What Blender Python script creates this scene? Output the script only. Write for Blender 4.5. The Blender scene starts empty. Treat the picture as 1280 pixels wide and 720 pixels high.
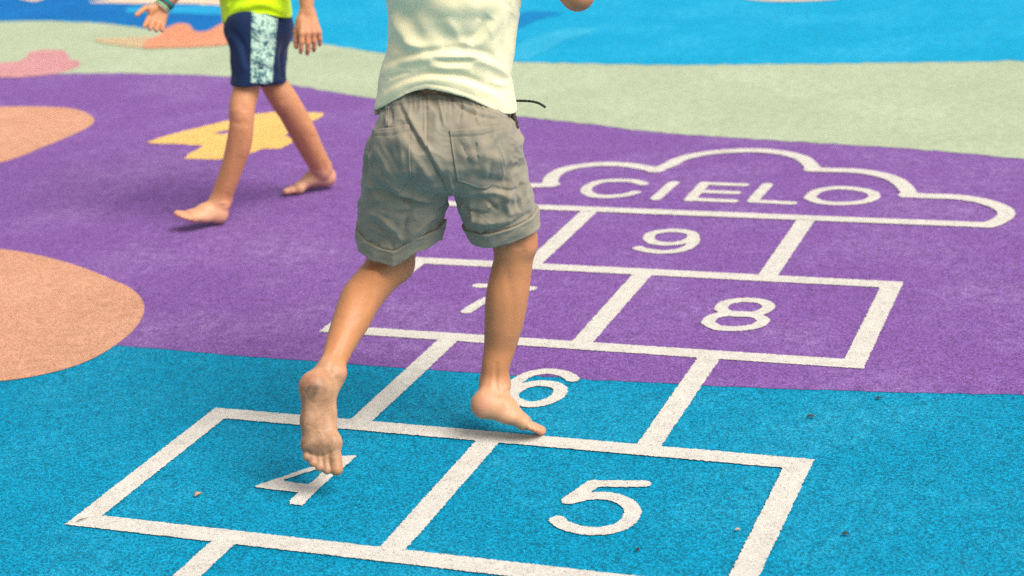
import bpy, math, random
import numpy as np
from mathutils import Vector
from mathutils.bvhtree import BVHTree

SC = bpy.context.scene
COL = SC.collection
rng = np.random.RandomState(7)

# ------------------------------------------------------------------ helpers
def link(name, verts, faces, mat=None, parent=None, smooth=True):
    me = bpy.data.meshes.new(name)
    me.from_pydata([tuple(map(float, v)) for v in verts], [], [tuple(map(int, f)) for f in faces])
    me.update()
    if smooth:
        me.polygons.foreach_set('use_smooth', [True] * len(me.polygons))
    if mat: me.materials.append(mat)
    o = bpy.data.objects.new(name, me); COL.objects.link(o)
    if parent is not None: o.parent = parent
    return o

def tag(o, label=None, cat=None, group=None, kind=None):
    if label: o['label'] = label
    if cat: o['category'] = cat
    if group: o['group'] = group
    if kind: o['kind'] = kind
    return o

def unit(v):
    v = np.asarray(v, float); return v / np.linalg.norm(v)

def spline(pts, closed=False, n=8):
    """Catmull-Rom through the points."""
    p = np.asarray(pts, float); m = len(p); out = []
    for i in range(m if closed else m - 1):
        if closed: a, b, c, d = p[i - 1], p[i], p[(i + 1) % m], p[(i + 2) % m]
        else: a, b, c, d = p[max(i - 1, 0)], p[i], p[i + 1], p[min(i + 2, m - 1)]
        for k in range(n):
            t = k / n
            out.append(.5 * ((2 * b) + (c - a) * t + (2 * a - 5 * b + 4 * c - d) * t * t + (3 * b - a - 3 * c + d) * t ** 3))
    if not closed: out.append(p[-1])
    return np.array(out)

def waves(p, freq, seed, n=26, aniso=(1, 1, 1)):
    """band-limited noise, a sum of random sine waves, about -1..1"""
    r = np.random.RandomState(seed); out = np.zeros(len(p))
    for _ in range(n):
        d = unit(r.normal(size=p.shape[1])) * freq * r.uniform(.6, 1.5) * 2 * math.pi
        if p.shape[1] == 3: d = d * np.array(aniso)
        out += np.sin(p @ d + r.uniform(0, 6.283))
    return out / math.sqrt(n) * .8

# ------------------------------------------------------------------ flesh and cloth: smooth distance fields
class Field:
    def __init__(s, lo, hi, h):
        s.h = h; s.lo = np.array(lo, float)
        s.n = np.ceil((np.array(hi) - s.lo) / h).astype(int) + 1
        s.F = np.full(s.n, 9., np.float32); s.prims = []
    def win(s, lo, hi):
        a = np.clip(np.floor((np.array(lo) - s.lo) / s.h).astype(int), 0, s.n)
        b = np.clip(np.ceil((np.array(hi) - s.lo) / s.h).astype(int) + 1, 0, s.n)
        sl = tuple(slice(a[i], b[i]) for i in range(3))
        ax = [(s.lo[i] + s.h * np.arange(a[i], b[i])).astype(np.float32) for i in range(3)]
        if min(len(x) for x in ax) == 0: return None, None
        return sl, (ax[0][:, None, None], ax[1][None, :, None], ax[2][None, None, :])
    def put(s, sl, d, k):
        A = s.F[sl]
        if k > 1e-6:
            h = np.maximum(k - np.abs(A - d), 0) / k
            s.F[sl] = np.minimum(A, d) - h * h * k * .25
        else:
            s.F[sl] = np.minimum(A, d)
    def cone(s, a, b, ra, rb, k=.01, flat=None):
        a = np.array(a, float); b = np.array(b, float); m = max(ra, rb) + k + 3 * s.h
        s.prims.append(('c', a, b, ra, rb, flat, k, (a + b) / 2, np.linalg.norm(b - a) / 2 + m + .01))
        sl, X = s.win(np.minimum(a, b) - m, np.maximum(a, b) + m)
        if sl is None: return
        s.put(sl, cone_d(X, a, b, ra, rb, flat), k)
    def chain(s, st, k=.01, n=4, flat=None):
        """st: rows (x, y, z, r); one tapered limb through them"""
        q = spline(st, n=n); m = q[:, 3].max() + k + 3 * s.h
        lo, hi = q[:, :3].min(0), q[:, :3].max(0)
        s.prims.append(('h', q, flat, 0, 0, 0, k, (lo + hi) / 2, np.linalg.norm(hi - lo) / 2 + m + .01))
        sl, X = s.win(lo - m, hi + m)
        if sl is not None: s.put(sl, hard_chain(X, q, flat), k)
    def ell(s, c, axes, rad, k=.01):
        c = np.array(c, float); m = max(rad) + k + 3 * s.h
        s.prims.append(('e', c, axes, rad, 0, 0, k, c, m + .01))
        sl, X = s.win(c - m, c + m)
        if sl is None: return
        q = [sum((X[j] - np.float32(c[j])) * np.float32(axes[i][j]) for j in range(3)) for i in range(3)]
        k0 = np.sqrt(sum((q[i] / rad[i]) ** 2 for i in range(3))) + 1e-6
        k1 = np.sqrt(sum((q[i] / rad[i] ** 2) ** 2 for i in range(3))) + 1e-6
        s.put(sl, (k0 * (k0 - 1) / k1).astype(np.float32), k)
    def at(s, p):
        out = np.full(len(p), 9.)
        for q in s.prims:
            i = np.nonzero(((p - q[7]) ** 2).sum(1) < q[8] ** 2)[0]
            if not len(i): continue
            x = p[i]; X = (x[:, 0], x[:, 1], x[:, 2]); k = q[6]
            if q[0] == 'h': d = hard_chain(X, q[1], q[2]).astype(float)
            elif q[0] == 'c': d = cone_d(X, q[1], q[2], q[3], q[4], q[5]).astype(float)
            else:
                w_ = [(x - q[1]) @ np.array(q[2][j]) / q[3][j] for j in range(3)]
                k0 = np.sqrt(sum(t * t for t in w_)) + 1e-6; k1 = np.sqrt(sum((w_[j] / q[3][j]) ** 2 for j in range(3))) + 1e-6
                d = k0 * (k0 - 1) / k1
            A = out[i]; h = np.maximum(k - np.abs(A - d), 0) / k if k > 1e-6 else 0
            out[i] = np.minimum(A, d) - h * h * k * .25
        return out
    def refine(s, v, f, sel, it=3):
        """split every face in four and pull the chosen points onto the exact surface"""
        v, f = split(v, f); idx = np.nonzero(sel(v))[0]; e = .0006
        for _ in range(it):
            p = v[idx]; d = s.at(p); g = np.stack([(s.at(p + np.eye(3)[j] * e) - d) / e for j in range(3)], 1)
            st_ = -(d / np.maximum((g ** 2).sum(1), .2))[:, None] * g
            n_ = np.linalg.norm(st_, axis=1, keepdims=True); st_ *= np.minimum(1, .004 / (n_ + 1e-9))
            v[idx] = p + st_ * .8
        return v, f
    def blur(s, n=1):
        for _ in range(n):
            for ax in range(3):
                F = s.F; G_ = F.copy(); c = [slice(None)] * 3
                a = list(c); a[ax] = slice(1, -1); l = list(c); l[ax] = slice(0, -2); r = list(c); r[ax] = slice(2, None)
                F[tuple(a)] = .5 * G_[tuple(a)] + .25 * (G_[tuple(l)] + G_[tuple(r)])
    def mesh(s):
        F = s.F; ins = F < 0
        near = np.zeros(np.array(F.shape) - 1, bool); allin = np.ones_like(near)
        sh = [(i, j, k) for i in (0, 1) for j in (0, 1) for k in (0, 1)]
        def cut(A, o): return A[o[0]:A.shape[0] - 1 + o[0], o[1]:A.shape[1] - 1 + o[1], o[2]:A.shape[2] - 1 + o[2]]
        for o in sh:
            c = cut(ins, o); near |= c; allin &= c
        act = np.argwhere(near & ~allin)
        idx = np.full(near.shape, -1, np.int32); idx[tuple(act.T)] = np.arange(len(act))
        val = np.stack([F[act[:, 0] + o[0], act[:, 1] + o[1], act[:, 2] + o[2]] for o in sh], 1)
        pos = np.zeros((len(act), 3)); cnt = np.zeros(len(act))
        for i, oi in enumerate(sh):
            for j, oj in enumerate(sh):
                if j <= i or sum(abs(oi[q] - oj[q]) for q in range(3)) != 1: continue
                a, b = val[:, i], val[:, j]; x = (a < 0) != (b < 0)
                t = np.where(x, a / np.where(x, a - b, 1), 0)
                e = np.array(oi)[None] + t[:, None] * (np.array(oj) - np.array(oi))[None]
                pos[x] += e[x]; cnt[x] += 1
        V_ = s.lo + s.h * (act + pos / cnt[:, None])
        faces = []
        for ax in range(3):
            c0 = [slice(1, -1)] * 3; c1 = [slice(1, -1)] * 3
            c0[ax] = slice(0, -1); c1[ax] = slice(1, None)
            A = ins[tuple(c0)]; B = ins[tuple(c1)]
            off = np.array([1, 1, 1]); off[ax] = 0
            u, v = [(1, 2), (2, 0), (0, 1)][ax]
            for flip, m in ((False, A & ~B), (True, B & ~A)):
                e = np.argwhere(m) + off
                du = np.zeros(3, int); du[u] = 1; dv = np.zeros(3, int); dv[v] = 1
                q = [e - du - dv, e - dv, e, e - du]
                if flip: q = q[::-1]
                faces.append(np.stack([idx[tuple(w.T)] for w in q], 1))
        f = np.concatenate(faces)
        return V_, f[(f >= 0).all(1)]

def cone_d(X, a, b, ra, rb, flat=None):
    """distance to a round cone; flat=(dir, s): squeezed by s along dir"""
    f4 = np.float32
    a = np.array(a, float); b = np.array(b, float); ba = b - a
    q = [X[i] - f4(a[i]) for i in range(3)]
    if flat is not None:
        n, sq = unit(flat[0]), flat[1]
        e = 1 / sq - 1
        dn = sum(q[i] * f4(n[i]) for i in range(3)) * f4(e)
        q = [q[i] + dn * f4(n[i]) for i in range(3)]
        ba = ba + n * (ba @ n) * e
    L = max(ba @ ba, 1e-12)
    t = np.clip(sum(q[i] * f4(ba[i]) for i in range(3)) * f4(1 / L), 0, 1)
    d = np.sqrt(sum((q[i] - t * f4(ba[i])) ** 2 for i in range(3)))
    return (d - (f4(ra) + t * f4(rb - ra))).astype(f4)

def hard_chain(X, q, flat=None):
    D = None
    for i in range(len(q) - 1):
        d = cone_d(X, q[i][:3], q[i + 1][:3], q[i][3], q[i + 1][3], flat)
        D = d if D is None else np.minimum(D, d)
    return D
def chain_d(X, st, n=4, flat=None):
    return hard_chain(X, spline(st, n=n), flat)

def smin(a, b, k):
    h = np.maximum(k - np.abs(a - b), 0) / k
    return np.minimum(a, b) - h * h * k * .25
def smax(a, b, k): return -smin(-a, -b, k)

def vnormals(v, f):
    n = np.zeros_like(v); a, b, c, d = (v[f[:, i]] for i in range(4))
    fn = np.cross(c - a, d - b)
    for i in range(4): np.add.at(n, f[:, i], fn)
    return n / (np.linalg.norm(n, axis=1, keepdims=True) + 1e-12)

def relax(v, f, n=2, w=.5):
    for _ in range(n):
        s = np.zeros_like(v); c = np.zeros(len(v))
        for i in range(4):
            np.add.at(s, f[:, i], v[f[:, (i + 1) % 4]]); np.add.at(c, f[:, i], 1)
            np.add.at(s, f[:, i], v[f[:, (i - 1) % 4]]); np.add.at(c, f[:, i], 1)
        v = v * (1 - w) + w * s / c[:, None]
    return v

def split(v, f):
    e = np.concatenate([f[:, [i, (i + 1) % 4]] for i in range(4)]); e.sort(1)
    u, inv = np.unique(e[:, 0].astype(np.int64) * len(v) + e[:, 1], return_inverse=True)
    mid = .5 * (v[u // len(v)] + v[u % len(v)]); cen = v[f].mean(1); n, m = len(v), len(f)
    em = n + inv.reshape(4, m).T; c = n + len(u) + np.arange(m)
    nf = np.concatenate([np.stack([f[:, i], em[:, i], c, em[:, i - 1]], 1) for i in range(4)])
    return np.concatenate([v, mid, cen]), nf

def seg_dist(p, pl):
    """distance of 2D points to a polyline and the share of its length"""
    pl = np.asarray(pl, float); best = np.full(len(p), 9.); tt = np.zeros(len(p)); m = len(pl) - 1
    side = np.zeros(len(p))
    for i in range(m):
        a, b = pl[i], pl[i + 1]; ba = b - a
        t = np.clip(((p - a) @ ba) / (ba @ ba), 0, 1)
        q = p - a - t[:, None] * ba; d = np.hypot(q[:, 0], q[:, 1])
        x = d < best
        best = np.where(x, d, best); tt = np.where(x, (i + t) / m, tt)
        side = np.where(x, np.sign(ba[0] * q[:, 1] - ba[1] * q[:, 0]), side)
    return best, tt, side

def folds(v, n, org, ra, ua, fa, lst, both=False):
    """push cloth along its normal at drawn folds: (points, width, height[, style]); seen along axis fa"""
    r = v - org; ab = np.stack([r @ ra, r @ ua], 1)
    facing = np.clip(-(n @ fa) * 2.2 + .25, 0, 1)
    D = np.zeros(len(v))
    for it in lst:
        pl, w, hgt = it[:3]; style = it[3] if len(it) > 3 else 'soft'
        pl = np.asarray(pl, float)
        if style != 'seam' and len(pl) > 2: pl = spline(pl, n=5)
        d, t, side = seg_dist(ab, pl)
        env = np.sin(np.pi * np.clip(t, .0, 1)) ** .6 if style != 'seam' else 1.
        if style == 'edge':      # a tuck: sharp on one side, soft on the other
            g = np.where(side > 0, np.exp(-(d / w) ** 2), -.55 * np.exp(-(d / (.5 * w)) ** 2) * np.minimum(d / (.25 * w), 1))
        else:
            g = np.exp(-(d / w) ** 2)
        D += hgt * g * env
    return v + n * (D * facing)[:, None]

def foot(fd, o, x, z, m, L, toe_bend=0., k=.012, ankle=None, ra=.028, splay=.0):
    """o heel's lowest point, x heel-to-toe, z out of the instep, m towards the big toe"""
    x = unit(x); z = unit(z - x * (z @ x)); m = unit(m - x * (m @ x) - z * (m @ z))
    def w(a, b, c): return o + L * (a * x + b * m + c * z)
    hinge = .70
    def wt(a, b, c):
        ca, sa = math.cos(toe_bend), math.sin(toe_bend); da = a - hinge; dc = c - .05
        return w(hinge + da * ca - dc * sa, b, .05 + da * sa + dc * ca)
    def C(p, q, r0, r1, kk=k): fd.cone(p, q, r0 * L, r1 * L, kk)
    C(w(.135, 0, .145), w(.13, 0, .135), .135, .135, .0)
    C(w(.15, -.02, .12), w(.45, -.09, .09), .115, .085, .02)
    C(w(.45, -.09, .09), w(.68, -.135, .07), .085, .066, .014)
    C(w(.18, .01, .18), w(.45, .03, .20), .125, .105, .02)
    C(w(.45, .03, .20), w(.70, .085, .095), .10, .082, .018)
    C(w(.45, -.04, .16), w(.70, -.03, .085), .095, .072, .016)
    C(w(.69, .10, .078), w(.69, -.13, .066), .078, .066, .014)
    toes = [(.73, .105, .068, .945, .102, .062, .062, .064), (.75, .020, .058, .940, .012, .047, .046, .044),
            (.74, -.042, .056, .905, -.055, .044, .043, .041), (.71, -.096, .054, .855, -.115, .042, .041, .039),
            (.68, -.142, .052, .790, -.166, .041, .040, .039)]
    for i, (a, b, c, a2, b2, c2, r0, r1) in enumerate(toes):
        b2 = b2 * (1 + splay)
        mid = ((a + a2) / 2, (b + b2) / 2, (c + c2) / 2 + (.022 if i else .006))
        C(wt(a, b, c), wt(*mid), r0 * .97, r1 * .95, .005)
        C(wt(*mid), wt(a2, b2, c2), r1 * .95, r1, .0032)
    if ankle is not None:
        C(w(.14, 0, .20), ankle, .12, ra / L, .02)
        C(w(.33, .02, .22), ankle + x * L * .03, .095, ra / L * .95, .03)
        for sgn in (1, -1):   # the two ankle bones
            pa = ankle + m * sgn * (ra * .98) - (z * .05 * L)
            fd.cone(pa, pa + z * .003, .0095, .0095, .014)

def hand(fd, wr, d, nrm, th, L, curl=(.25, .3, .35, .45), index_out=0., thumb_open=.5, k=.008):
    """wr wrist, d towards the fingers, nrm out of the palm, th towards the thumb"""
    d = unit(d); nrm = unit(nrm - d * (nrm @ d)); th = unit(th - d * (th @ d) - nrm * (th @ nrm))
    def w(a, b, c): return wr + L * (a * d + b * th + c * nrm)
    for b0, b1 in ((.13, .19), (.02, .065), (-.06, -.065), (-.12, -.18)):
        fd.cone(w(.0, b0 * .8, 0), w(.46, b1, .0), .085 * L, .072 * L, k)
    fd.cone(w(.10, .13, .05), w(.33, .21, .06), .085 * L, .06 * L, k)
    ln = (.44, .50, .46, .36)
    for i, b in enumerate((.20, .067, -.066, -.19)):
        base = w(.45, b, .0); ang = curl[i]; a = 0.; r = (.062, .064, .06, .052)[i] * L
        sp = (.06, .01, -.035, -.09)[i]
        if i == 0 and index_out: ang, sp = .08, sp + index_out
        p = base
        for sgl, f in enumerate((.44, .31, .25)):
            a += ang * (.8 if sgl == 0 else 1.2)
            dd = unit(d * math.cos(a) + nrm * math.sin(a) + th * sp)
            q = p + dd * ln[i] * L * f
            fd.cone(p, q, r, r * .9, .0025 if sgl else .005); p, r = q, r * .9
    p = w(.16, .17, .04)
    t1 = unit(d * .75 + th * (.35 + thumb_open) + nrm * .35); q = p + t1 * .26 * L
    fd.cone(p, q, .085 * L, .068 * L, .01)
    t2 = unit(d * .95 + th * (.1 + thumb_open * .5) + nrm * .3); q2 = q + t2 * .20 * L
    fd.cone(q, q2, .068 * L, .062 * L, .003); q3 = q2 + unit(t2 + d * .3) * .13 * L
    fd.cone(q2, q3, .062 * L, .052 * L, .003)

def head(fd, c, fwd, up, R):
    """c centre of the skull; face towards fwd"""
    fwd = unit(fwd); up = unit(up - fwd * (up @ fwd)); sd = np.cross(fwd, up)
    def w(a, b, e): return c + R * (a * fwd + b * sd + e * up)
    fd.ell(w(-.08, 0, .18), (fwd, sd, up), (.98 * R, .80 * R, .88 * R), .01)
    fd.ell(w(.28, 0, -.45), (fwd, sd, up), (.60 * R, .60 * R, .72 * R), .03)
    fd.cone(w(.74, 0, -.98), w(.70, 0, -.95), .17 * R, .2 * R, .02)          # chin
    fd.cone(w(.86, 0, -.05), w(1.02, 0, -.38), .07 * R, .13 * R, .02)        # nose
    for s_ in (1, -1):
        fd.cone(w(.97, .12 * s_, -.40), w(.95, .12 * s_, -.41), .07 * R, .07 * R, .01)
        fd.cone(w(.80, .30 * s_, .14), w(.74, .45 * s_, .12), .10 * R, .10 * R, .02)   # brows
        fd.ell(w(.80, .31 * s_, -.04), (fwd, sd, up), (.11 * R, .15 * R, .09 * R), .006)  # lids
        fd.cone(w(.66, .42 * s_, -.40), w(.60, .44 * s_, -.45), .2 * R, .2 * R, .03)   # cheeks
        fd.ell(w(-.05, .83 * s_, -.15), (unit(fwd + sd * s_ * .5), np.cross(up, unit(fwd + sd * s_ * .5)), up), (.2 * R, .06 * R, .30 * R), .008)
    for e, r in ((-.62, .05), (-.69, .06)):                                    # lips
        fd.cone(w(.88, -.16, e), w(.93, 0, e), .04 * R, r * R, .006); fd.cone(w(.93, 0, e), w(.88, .16, e), r * R, .04 * R, .006)

# ------------------------------------------------------------------ flat paint on the ground
def paint(name, shapes, z, mat, parent=None, h=.006, rough=.0022, seed=1):
    """shapes: list of (points, width) strokes, or (points, None[, holes]) filled outlines; granular uneven edge"""
    P2 = np.concatenate([np.asarray(s_[0]) for s_ in shapes]); mw = .06
    lo = P2.min(0) - mw; hi = P2.max(0) + mw
    nx, ny = (np.ceil((hi - lo) / h).astype(int) + 1)
    gx = lo[0] + h * np.arange(nx); gy = lo[1] + h * np.arange(ny)
    D = np.full((nx, ny), 9.)
    for s_ in shapes:
        pl = np.asarray(s_[0], float)
        if s_[1] is not None:
            for i in range(len(pl) - 1):
                a, b = pl[i], pl[i + 1]; m = s_[1]
                i0, i1 = np.searchsorted(gx, [min(a[0], b[0]) - m, max(a[0], b[0]) + m])
                j0, j1 = np.searchsorted(gy, [min(a[1], b[1]) - m, max(a[1], b[1]) + m])
                X, Y = gx[i0:i1, None], gy[None, j0:j1]; ba = b - a; L = max(ba @ ba, 1e-12)
                t = ((X - a[0]) * ba[0] + (Y - a[1]) * ba[1]) / L
                if len(s_) > 2 and s_[2] == 'butt':
                    u = np.abs((X - a[0]) * ba[1] - (Y - a[1]) * ba[0]) / math.sqrt(L)
                    d = np.maximum(u - s_[1] / 2, np.maximum(-t, t - 1) * math.sqrt(L))
                else:
                    t = np.clip(t, 0, 1)
                    d = np.hypot(X - a[0] - t * ba[0], Y - a[1] - t * ba[1]) - s_[1] / 2
                D[i0:i1, j0:j1] = np.minimum(D[i0:i1, j0:j1], d)
        else:
            X, Y = np.meshgrid(gx, gy, indexing='ij'); d = np.full((nx, ny), 9.); inside = np.zeros((nx, ny), bool)
            for ring in [pl] + [np.asarray(q, float) for q in (s_[2] if len(s_) > 2 else [])]:
                for i in range(len(ring)):
                    a, b = ring[i], ring[(i + 1) % len(ring)]; ba = b - a; L = max(ba @ ba, 1e-12)
                    t = np.clip(((X - a[0]) * ba[0] + (Y - a[1]) * ba[1]) / L, 0, 1)
                    d = np.minimum(d, np.hypot(X - a[0] - t * ba[0], Y - a[1] - t * ba[1]))
                    if abs(b[1] - a[1]) > 1e-12:
                        inside ^= ((a[1] > Y) != (b[1] > Y)) & (X < (b[0] - a[0]) * (Y - a[1]) / (b[1] - a[1]) + a[0])
            D = np.minimum(D, np.where(inside, -d, d))
    if rough:
        D = D + rough * np.random.RandomState(seed).normal(size=D.shape).clip(-1.6, 1.6)
    vid = {}; V_ = []; Fc = []
    def vert(key, x, y):
        if key not in vid: vid[key] = len(V_); V_.append((x, y, z))
        return vid[key]
    ins = D < 0
    cells = np.argwhere(ins[:-1, :-1] | ins[1:, :-1] | ins[:-1, 1:] | ins[1:, 1:])
    for i, j in cells:
        cs = ((i, j), (i + 1, j), (i + 1, j + 1), (i, j + 1)); poly = []
        for q in range(4):
            c, n_ = cs[q], cs[(q + 1) % 4]
            if ins[c]: poly.append(vert(c, gx[c[0]], gy[c[1]]))
            if ins[c] != ins[n_]:
                t = D[c] / (D[c] - D[n_]); key = (min(c, n_), max(c, n_))
                poly.append(vert(key, gx[c[0]] + t * (gx[n_[0]] - gx[c[0]]), gy[c[1]] + t * (gy[n_[1]] - gy[c[1]])))
        if len(poly) > 2: Fc.append(poly)
    return link(name, V_, Fc, mat, parent, smooth=False)

def sheet(name, pts, z, mat, wob=.0, seed=3):
    """one filled outline, edge lightly uneven"""
    from mathutils.geometry import tessellate_polygon
    p = np.asarray(pts, float); out = []
    r = np.random.RandomState(seed)
    for i in range(len(p)):
        a, b = p[i], p[(i + 1) % len(p)]; L = np.linalg.norm(b - a)
        n = int(min(max(1, L / .03), 60)) if wob and L < 3 else 1
        for k in range(n):
            q = a + (b - a) * k / n
            out.append(q + (r.normal(size=2) * wob if n > 1 else 0))
    vs = [Vector((q[0], q[1], 0)) for q in out]
    tris = tessellate_polygon([vs])
    fs = []
    for t in tris:
        a, b, c = (out[i] for i in t)
        fs.append(t if (b[0] - a[0]) * (c[1] - a[1]) - (b[1] - a[1]) * (c[0] - a[0]) > 0 else t[::-1])
    return link(name, [(q[0], q[1], z) for q in out], fs, mat, smooth=False)

# ------------------------------------------------------------------ materials
def mat_new(name):
    m = bpy.data.materials.new(name); m.use_nodes = True
    nt = m.node_tree; b = nt.nodes['Principled BSDF']
    return m, nt, b

def N(nt, typ, **kw):
    n = nt.nodes.new(typ)
    for k, v in kw.items():
        if k in n.inputs.keys() if hasattr(n, 'inputs') else False: n.inputs[k].default_value = v
        else: setattr(n, k, v)
    return n

def mix_col(nt, fac, a, b, typ='MIX'):
    n = nt.nodes.new('ShaderNodeMix'); n.data_type = 'RGBA'; n.blend_type = typ
    for s_, v in ((n.inputs[0], fac), (n.inputs[6], a), (n.inputs[7], b)):
        if isinstance(v, bpy.types.NodeSocket): nt.links.new(v, s_)
        elif isinstance(v, (int, float)): s_.default_value = v
        else: s_.default_value = (*v[:3], 1)
    return n.outputs[2]

def ramp(nt, src, lo, hi, a=0., b=1.):
    n = nt.nodes.new('ShaderNodeMapRange'); n.clamp = True
    n.inputs[1].default_value = lo; n.inputs[2].default_value = hi; n.inputs[3].default_value = a; n.inputs[4].default_value = b
    nt.links.new(src, n.inputs[0]); return n.outputs[0]

def math_n(nt, op, a, b):
    n = nt.nodes.new('ShaderNodeMath'); n.operation = op
    for s_, v in ((n.inputs[0], a), (n.inputs[1], b)):
        if isinstance(v, bpy.types.NodeSocket): nt.links.new(v, s_)
        else: s_.default_value = v
    return n.outputs[0]

def rubber(name, col, worn, worn_amt=.5, grain=.0034, gap=.6, spread=.35, bump=.55, flecks=None, grime=.55):
    """poured rubber granules: every granule its own tone, gaps between them darkened by painted shade, worn paler drifts"""
    m, nt, b = mat_new(name)
    geo = nt.nodes.new('ShaderNodeNewGeometry'); pos = geo.outputs['Position']
    vo = N(nt, 'ShaderNodeTexVoronoi', voronoi_dimensions='2D', feature='F1'); vo.inputs['Scale'].default_value = 1 / grain
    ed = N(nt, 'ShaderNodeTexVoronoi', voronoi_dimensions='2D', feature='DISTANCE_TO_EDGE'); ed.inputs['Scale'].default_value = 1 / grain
    n1 = N(nt, 'ShaderNodeTexNoise'); n1.inputs['Scale'].default_value = 2.1; n1.inputs['Detail'].default_value = 6; n1.inputs['Roughness'].default_value = .65
    n2 = N(nt, 'ShaderNodeTexNoise'); n2.inputs['Scale'].default_value = 26; n2.inputs['Detail'].default_value = 5; n2.inputs['Roughness'].default_value = .7
    n3 = N(nt, 'ShaderNodeTexNoise'); n3.inputs['Scale'].default_value = 120; n3.inputs['Detail'].default_value = 3
    for q in (vo, ed, n1, n2, n3): nt.links.new(pos, q.inputs['Vector'])
    sep = nt.nodes.new('ShaderNodeSeparateColor'); nt.links.new(vo.outputs['Color'], sep.inputs[0])
    wornf = math_n(nt, 'MULTIPLY', ramp(nt, n1.outputs[0], .45, .72), ramp(nt, n2.outputs[0], .35, .7, 0., 1.))
    c = mix_col(nt, math_n(nt, 'MULTIPLY', wornf, worn_amt), col, worn)
    tone = math_n(nt, 'ADD', ramp(nt, sep.outputs[0], 0, 1, 1 - spread, 1 + spread), ramp(nt, n2.outputs[0], .3, .7, -.13, .13))
    tone = math_n(nt, 'ADD', tone, ramp(nt, n1.outputs[0], .3, .7, -.06, .06))
    cc = nt.nodes.new('ShaderNodeCombineColor')
    for i in range(3): nt.links.new(tone, cc.inputs[i])
    c = mix_col(nt, 1.0, c, cc.outputs[0], 'MULTIPLY')
    if flecks:   # single granules of another colour showing through
        fl = ramp(nt, sep.outputs[1], flecks[1], flecks[1] + .01)
        c = mix_col(nt, math_n(nt, 'MULTIPLY', fl, flecks[2]), c, flecks[0])
    n4 = N(nt, 'ShaderNodeTexNoise'); n4.inputs['Scale'].default_value = 5.5; n4.inputs['Detail'].default_value = 7; n4.inputs['Roughness'].default_value = .72
    nt.links.new(pos, n4.inputs['Vector'])
    gr = math_n(nt, 'MULTIPLY', ramp(nt, n4.outputs[0], .60, .70), ramp(nt, n3.outputs[0], .48, .58))
    c = mix_col(nt, math_n(nt, 'MULTIPLY', gr, grime), c, tuple(x * .3 + .01 for x in col))
    gap_shade = ramp(nt, ed.outputs['Distance'], .02, .16, gap, 0.)
    c = mix_col(nt, gap_shade, c, tuple(x * .25 for x in col))  # occlusion shade between granules, painted into the base colour
    nt.links.new(c, b.inputs['Base Color'])
    hgt = math_n(nt, 'ADD', ramp(nt, ed.outputs['Distance'], 0, .3), math_n(nt, 'MULTIPLY', sep.outputs[2], .9))
    hgt = math_n(nt, 'ADD', hgt, math_n(nt, 'MULTIPLY', n2.outputs[0], 1.2))
    bp = nt.nodes.new('ShaderNodeBump'); bp.inputs['Strength'].default_value = bump; bp.inputs['Distance'].default_value = .0016
    nt.links.new(hgt, bp.inputs['Height']); nt.links.new(bp.outputs[0], b.inputs['Normal'])
    nt.links.new(ramp(nt, sep.outputs[1], 0, 1, .55, .85), b.inputs['Roughness'])
    b.inputs['Specular IOR Level'].default_value = .10
    return m

def cloth_mat(name, col, dark, weave=900., rough=.85, sheen=.15, bump=.25, mott=.2, sss=0.):
    m, nt, b = mat_new(name)
    tc = nt.nodes.new('ShaderNodeTexCoord'); ob = tc.outputs['Object']
    n1 = N(nt, 'ShaderNodeTexNoise'); n1.inputs['Scale'].default_value = 18; n1.inputs['Detail'].default_value = 8; n1.inputs['Roughness'].default_value = .7
    n2 = N(nt, 'ShaderNodeTexNoise'); n2.inputs['Scale'].default_value = weave; n2.inputs['Detail'].default_value = 2
    n3 = N(nt, 'ShaderNodeTexNoise'); n3.inputs['Scale'].default_value = 70; n3.inputs['Detail'].default_value = 4; n3.inputs['Distortion'].default_value = .6
    for q in (n1, n2, n3): nt.links.new(ob, q.inputs['Vector'])
    f = math_n(nt, 'ADD', ramp(nt, n1.outputs[0], .35, .7, 0, mott), ramp(nt, n2.outputs[0], .3, .7, 0, mott * .8))
    nt.links.new(mix_col(nt, f, col, dark), b.inputs['Base Color'])
    h = math_n(nt, 'ADD', math_n(nt, 'MULTIPLY', n2.outputs[0], .35), math_n(nt, 'MULTIPLY', n3.outputs[0], 2.0))
    bp = nt.nodes.new('ShaderNodeBump'); bp.inputs['Strength'].default_value = bump; bp.inputs['Distance'].default_value = .002
    nt.links.new(h, bp.inputs['Height']); nt.links.new(bp.outputs[0], b.inputs['Normal'])
    b.inputs['Roughness'].default_value = rough
    b.inputs['Sheen Weight'].default_value = sheen
    b.inputs['Specular IOR Level'].default_value = .2
    if sss:
        b.inputs['Subsurface Weight'].default_value = sss; b.inputs['Subsurface Radius'].default_value = (.004, .004, .003)
    return m

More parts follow.
